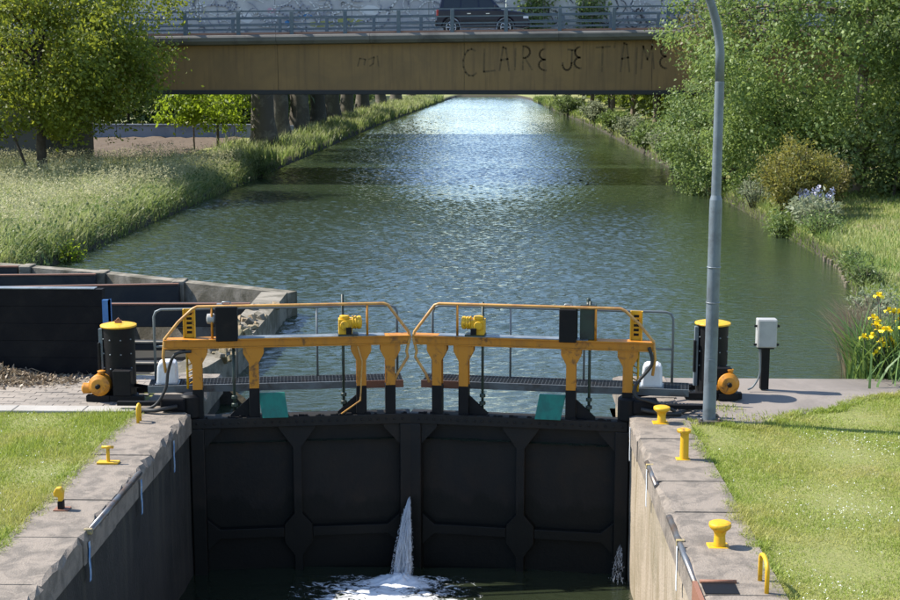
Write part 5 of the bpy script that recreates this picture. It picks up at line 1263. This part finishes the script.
def left_ok(x, y):
    edge = -3.84 - 0.07 * np.sin(y * 4.1) - 0.05 * np.sin(y * 11)
    return (x < edge + 0.05 + 0.06 * np.sin(y * 1.7) + rng.normal(0, 0.06, len(x))) & (y < 18.86 + 0.02 * np.sin(x * 9))
x, y = scatter(150000, -9.5, -3.6, 12, 18.9, left_ok)
k = x > -4.6 - (y - 11.0) * 0.50; x, y = x[k], y[k]
h = rng.uniform(0.04, 0.12, len(x)) * (0.75 + 0.5 * (np.sin(x * 2.7 + y) * np.sin(y * 2.2 - x)))
grass('lawn', 'sunny mown lawn on the left of the lock', x, y, h, rng.uniform(0.006, 0.012, len(x)), rng.uniform(0.2, 0.9, len(x)), 'grass_lawn', 1, zoff=-0.005)
def tufts(label, px_, py_, n_cl, per, hmax):
    q = rng.integers(0, len(px_), n_cl); x = np.repeat(px_[q] + rng.normal(0, 0.05, n_cl), per) + rng.normal(0, 0.035, n_cl * per); y = np.repeat(py_[q] + rng.normal(0, 0.05, n_cl), per) + rng.normal(0, 0.05, n_cl * per)
    hh = np.repeat(rng.uniform(0.3, 1, n_cl), per) * hmax * rng.uniform(0.4, 1, n_cl * per)
    grass('edge_tufts', label, x, y, hh, rng.uniform(0.005, 0.010, len(x)), rng.uniform(0.3, 1.2, len(x)), 'grass_lawn', 2, zoff=0.0)
yy = np.linspace(10.5, 18.4, 900); tufts('ragged grass tufts along the right coping edge', 3.80 + 0.0 * yy, yy, 330, 26, 0.11)
yy = np.linspace(12, 18.8, 900); tufts('ragged grass tufts along the left coping edge', -3.82 + 0.0 * yy, yy, 330, 26, 0.13)
xx = np.linspace(3.9, 7.7, 900); tufts('ragged grass tufts along the concrete apron edge', xx, np.interp(xx, [3.8, 4.7, 5.6, 6.6, 7.5, 7.8], [18.5, 18.35, 19.15, 19.9, 20.6, 21.2]) + 0.12 * np.sin(xx * 5) , 420, 24, 0.10)
# sparse weeds at the lamp foot and along paving edges
x, y = scatter(5000, 3.9, 6.2, 18.3, 19.6, lambda x, y: rng.uniform(0, 1, len(x)) < np.exp(-((x - 4.35) / 0.25) ** 2 - ((y - 19.3) / 0.15) ** 2) + 0.6 * np.exp(-((x - 5.0) / 0.7) ** 2 - ((y - 18.75) / 0.22) ** 2))
grass('weeds', 'weeds growing through the quay round the lamp post', x, y, rng.uniform(0.03, 0.12, len(x)), 0.014, rng.uniform(0.3, 1.0, len(x)), 'grass_lawn', 2)
# clover and daisies
def daisies(label, x, y):
    P = np.stack([x, y, gz(x, y) + rng.uniform(0.025, 0.06, len(x))], 1)
    P = np.repeat(P, 3, 0) + rng.normal(0, 0.004, (len(x) * 3, 3))
    v, f, r_ = leaves(P, np.full(len(P), 0.011), 0.9, up=2.0)
    tag(raw_mesh('daisies', v, f, 'petal_white', rnd=r_), label, 'flowers', kind='stuff')
x, y = scatter(8000, 3.9, 10, 11, 18, lambda x, y: (rng.uniform(0, 1, len(x)) < np.clip(np.sin(x * 1.7 + y * 0.6) * np.sin(y * 1.3 - x * 0.4) - 0.25, 0, 1) * 0.8 + 0.03) & (x < 3.8 + (y - 10) * 0.5 + 1.0))
daisies('tiny white clover flowers scattered over the right lawn', x, y)
x, y = scatter(900, -8, -3.95, 12.5, 18.7, lambda x, y: rng.uniform(0, 1, len(x)) < 0.3)
daisies('tiny white clover flowers scattered over the left lawn', x, y)

# ------------------------------------------------------------------ iris clump, reeds and edging piles at the right water edge
ir = thing('iris_clump', 'clump of yellow irises with sword leaves at the right edge of the quay', 'irises', (7.55, 21.9, 0))
n = 800
x = rng.normal(7.5, 0.36, n); y = rng.normal(21.95, 0.4, n); k = x > wr(y) - 0.5 ; x, y = x[k], y[k]
p = np.stack([x, y, np.full(len(x), -0.25)], 1)
v, f, r_, t_ = blades(p, rng.uniform(0.6, 1.4, len(x)), rng.uniform(0.025, 0.045, len(x)), rng.uniform(0.1, 0.9, len(x)), 4)
o = raw_mesh('sword_leaves', v - np.array(ir.location), f, 'iris_leaf', ir, rnd=r_, tval=t_); o['kind'] = 'stuff'
petm = None
rq = random.Random(12)
flw = [(6.92, 21.45, 0.60), (7.03, 21.4, 0.63), (7.12, 21.45, 0.80), (7.06, 21.5, 0.90), (7.20, 21.4, 0.46), (7.3, 21.45, 0.72), (7.10, 21.4, 0.36)] + [(7.1 + rq.random() * 0.75, 21.3 + rq.random() * 0.3, 0.42 + rq.random() * 0.85) for _ in range(24)]
for (fx_, fy_, fz_) in flw:
    mbx = MB().tube([(fx_ + 0.15, fy_ + 0.15, -0.2), (fx_ + 0.06, fy_ + 0.06, fz_ * 0.5), (fx_, fy_, fz_)], [0.010, 0.008, 0.006], 5)
    st = mbx.build('stem', 'dark_green', ir)
    mp = MB(); a0 = random.uniform(0, 2)
    for q in range(6):       # three falling and three upright petals, each a curved strip
        a = a0 + q * math.pi / 3; fall = q % 2 == 0; L = 0.075 if fall else 0.055; c_, s_ = math.cos(a), math.sin(a)
        rows = []
        for kk in range(4):
            t_ = kk / 3; rad = L * math.sin(t_ * 1.9) if fall else L * 0.45 * t_; zz = (0.03 * math.sin(t_ * 2.2) - 0.05 * t_ * t_) if fall else 0.065 * t_; ww = (0.008, 0.026, 0.034, 0.014)[kk]
            rows += [(fx_ + c_ * rad - s_ * ww, fy_ + s_ * rad + c_ * ww, fz_ + zz), (fx_ + c_ * rad + s_ * ww, fy_ + s_ * rad - c_ * ww, fz_ + zz)]
        mp.add(rows, [(2 * kk, 2 * kk + 1, 2 * kk + 3, 2 * kk + 2) for kk in range(3)], 0, True)
    mp.build('flower', 'petal_yellow', st)
rd = thing('reed_clump', 'dry brownish reeds leaning over the water beside the irises', 'reeds', (7.6, 23.2, -0.3))
n = 2600
y = rng.uniform(22.2, 25.5, n); x = wr(y) + rng.normal(0.0, 0.16, n)
p = np.stack([x, y, np.full(n, -0.45)], 1)
v, f, r_, t_ = blades(p, rng.uniform(0.5, 1.35, n), rng.uniform(0.010, 0.020, n), rng.uniform(0.2, 0.8, n), 3, rng.normal(math.pi, 0.8, n))
o = raw_mesh('reed_blades', v - np.array(rd.location), f, 'reed_dry', rd, rnd=r_, tval=t_); o['kind'] = 'stuff'
pl = thing('bank_edging', 'row of short wooden stakes edging the right bank', 'edging', (10.2, 36, -0.5))
y = 33.5; rr = random.Random(2)
while y < 38.5:
    x = float(wr(y)) - 0.03; h = rr.uniform(0.04, 0.15); r0 = rr.uniform(0.04, 0.06)
    MB().lathe([(r0, -1.0), (r0, h - 0.02), (r0 * 0.7, h)], (x, y, WZ), 7).build('stake', 'pile_wood', pl); y += rr.uniform(0.22, 0.55)
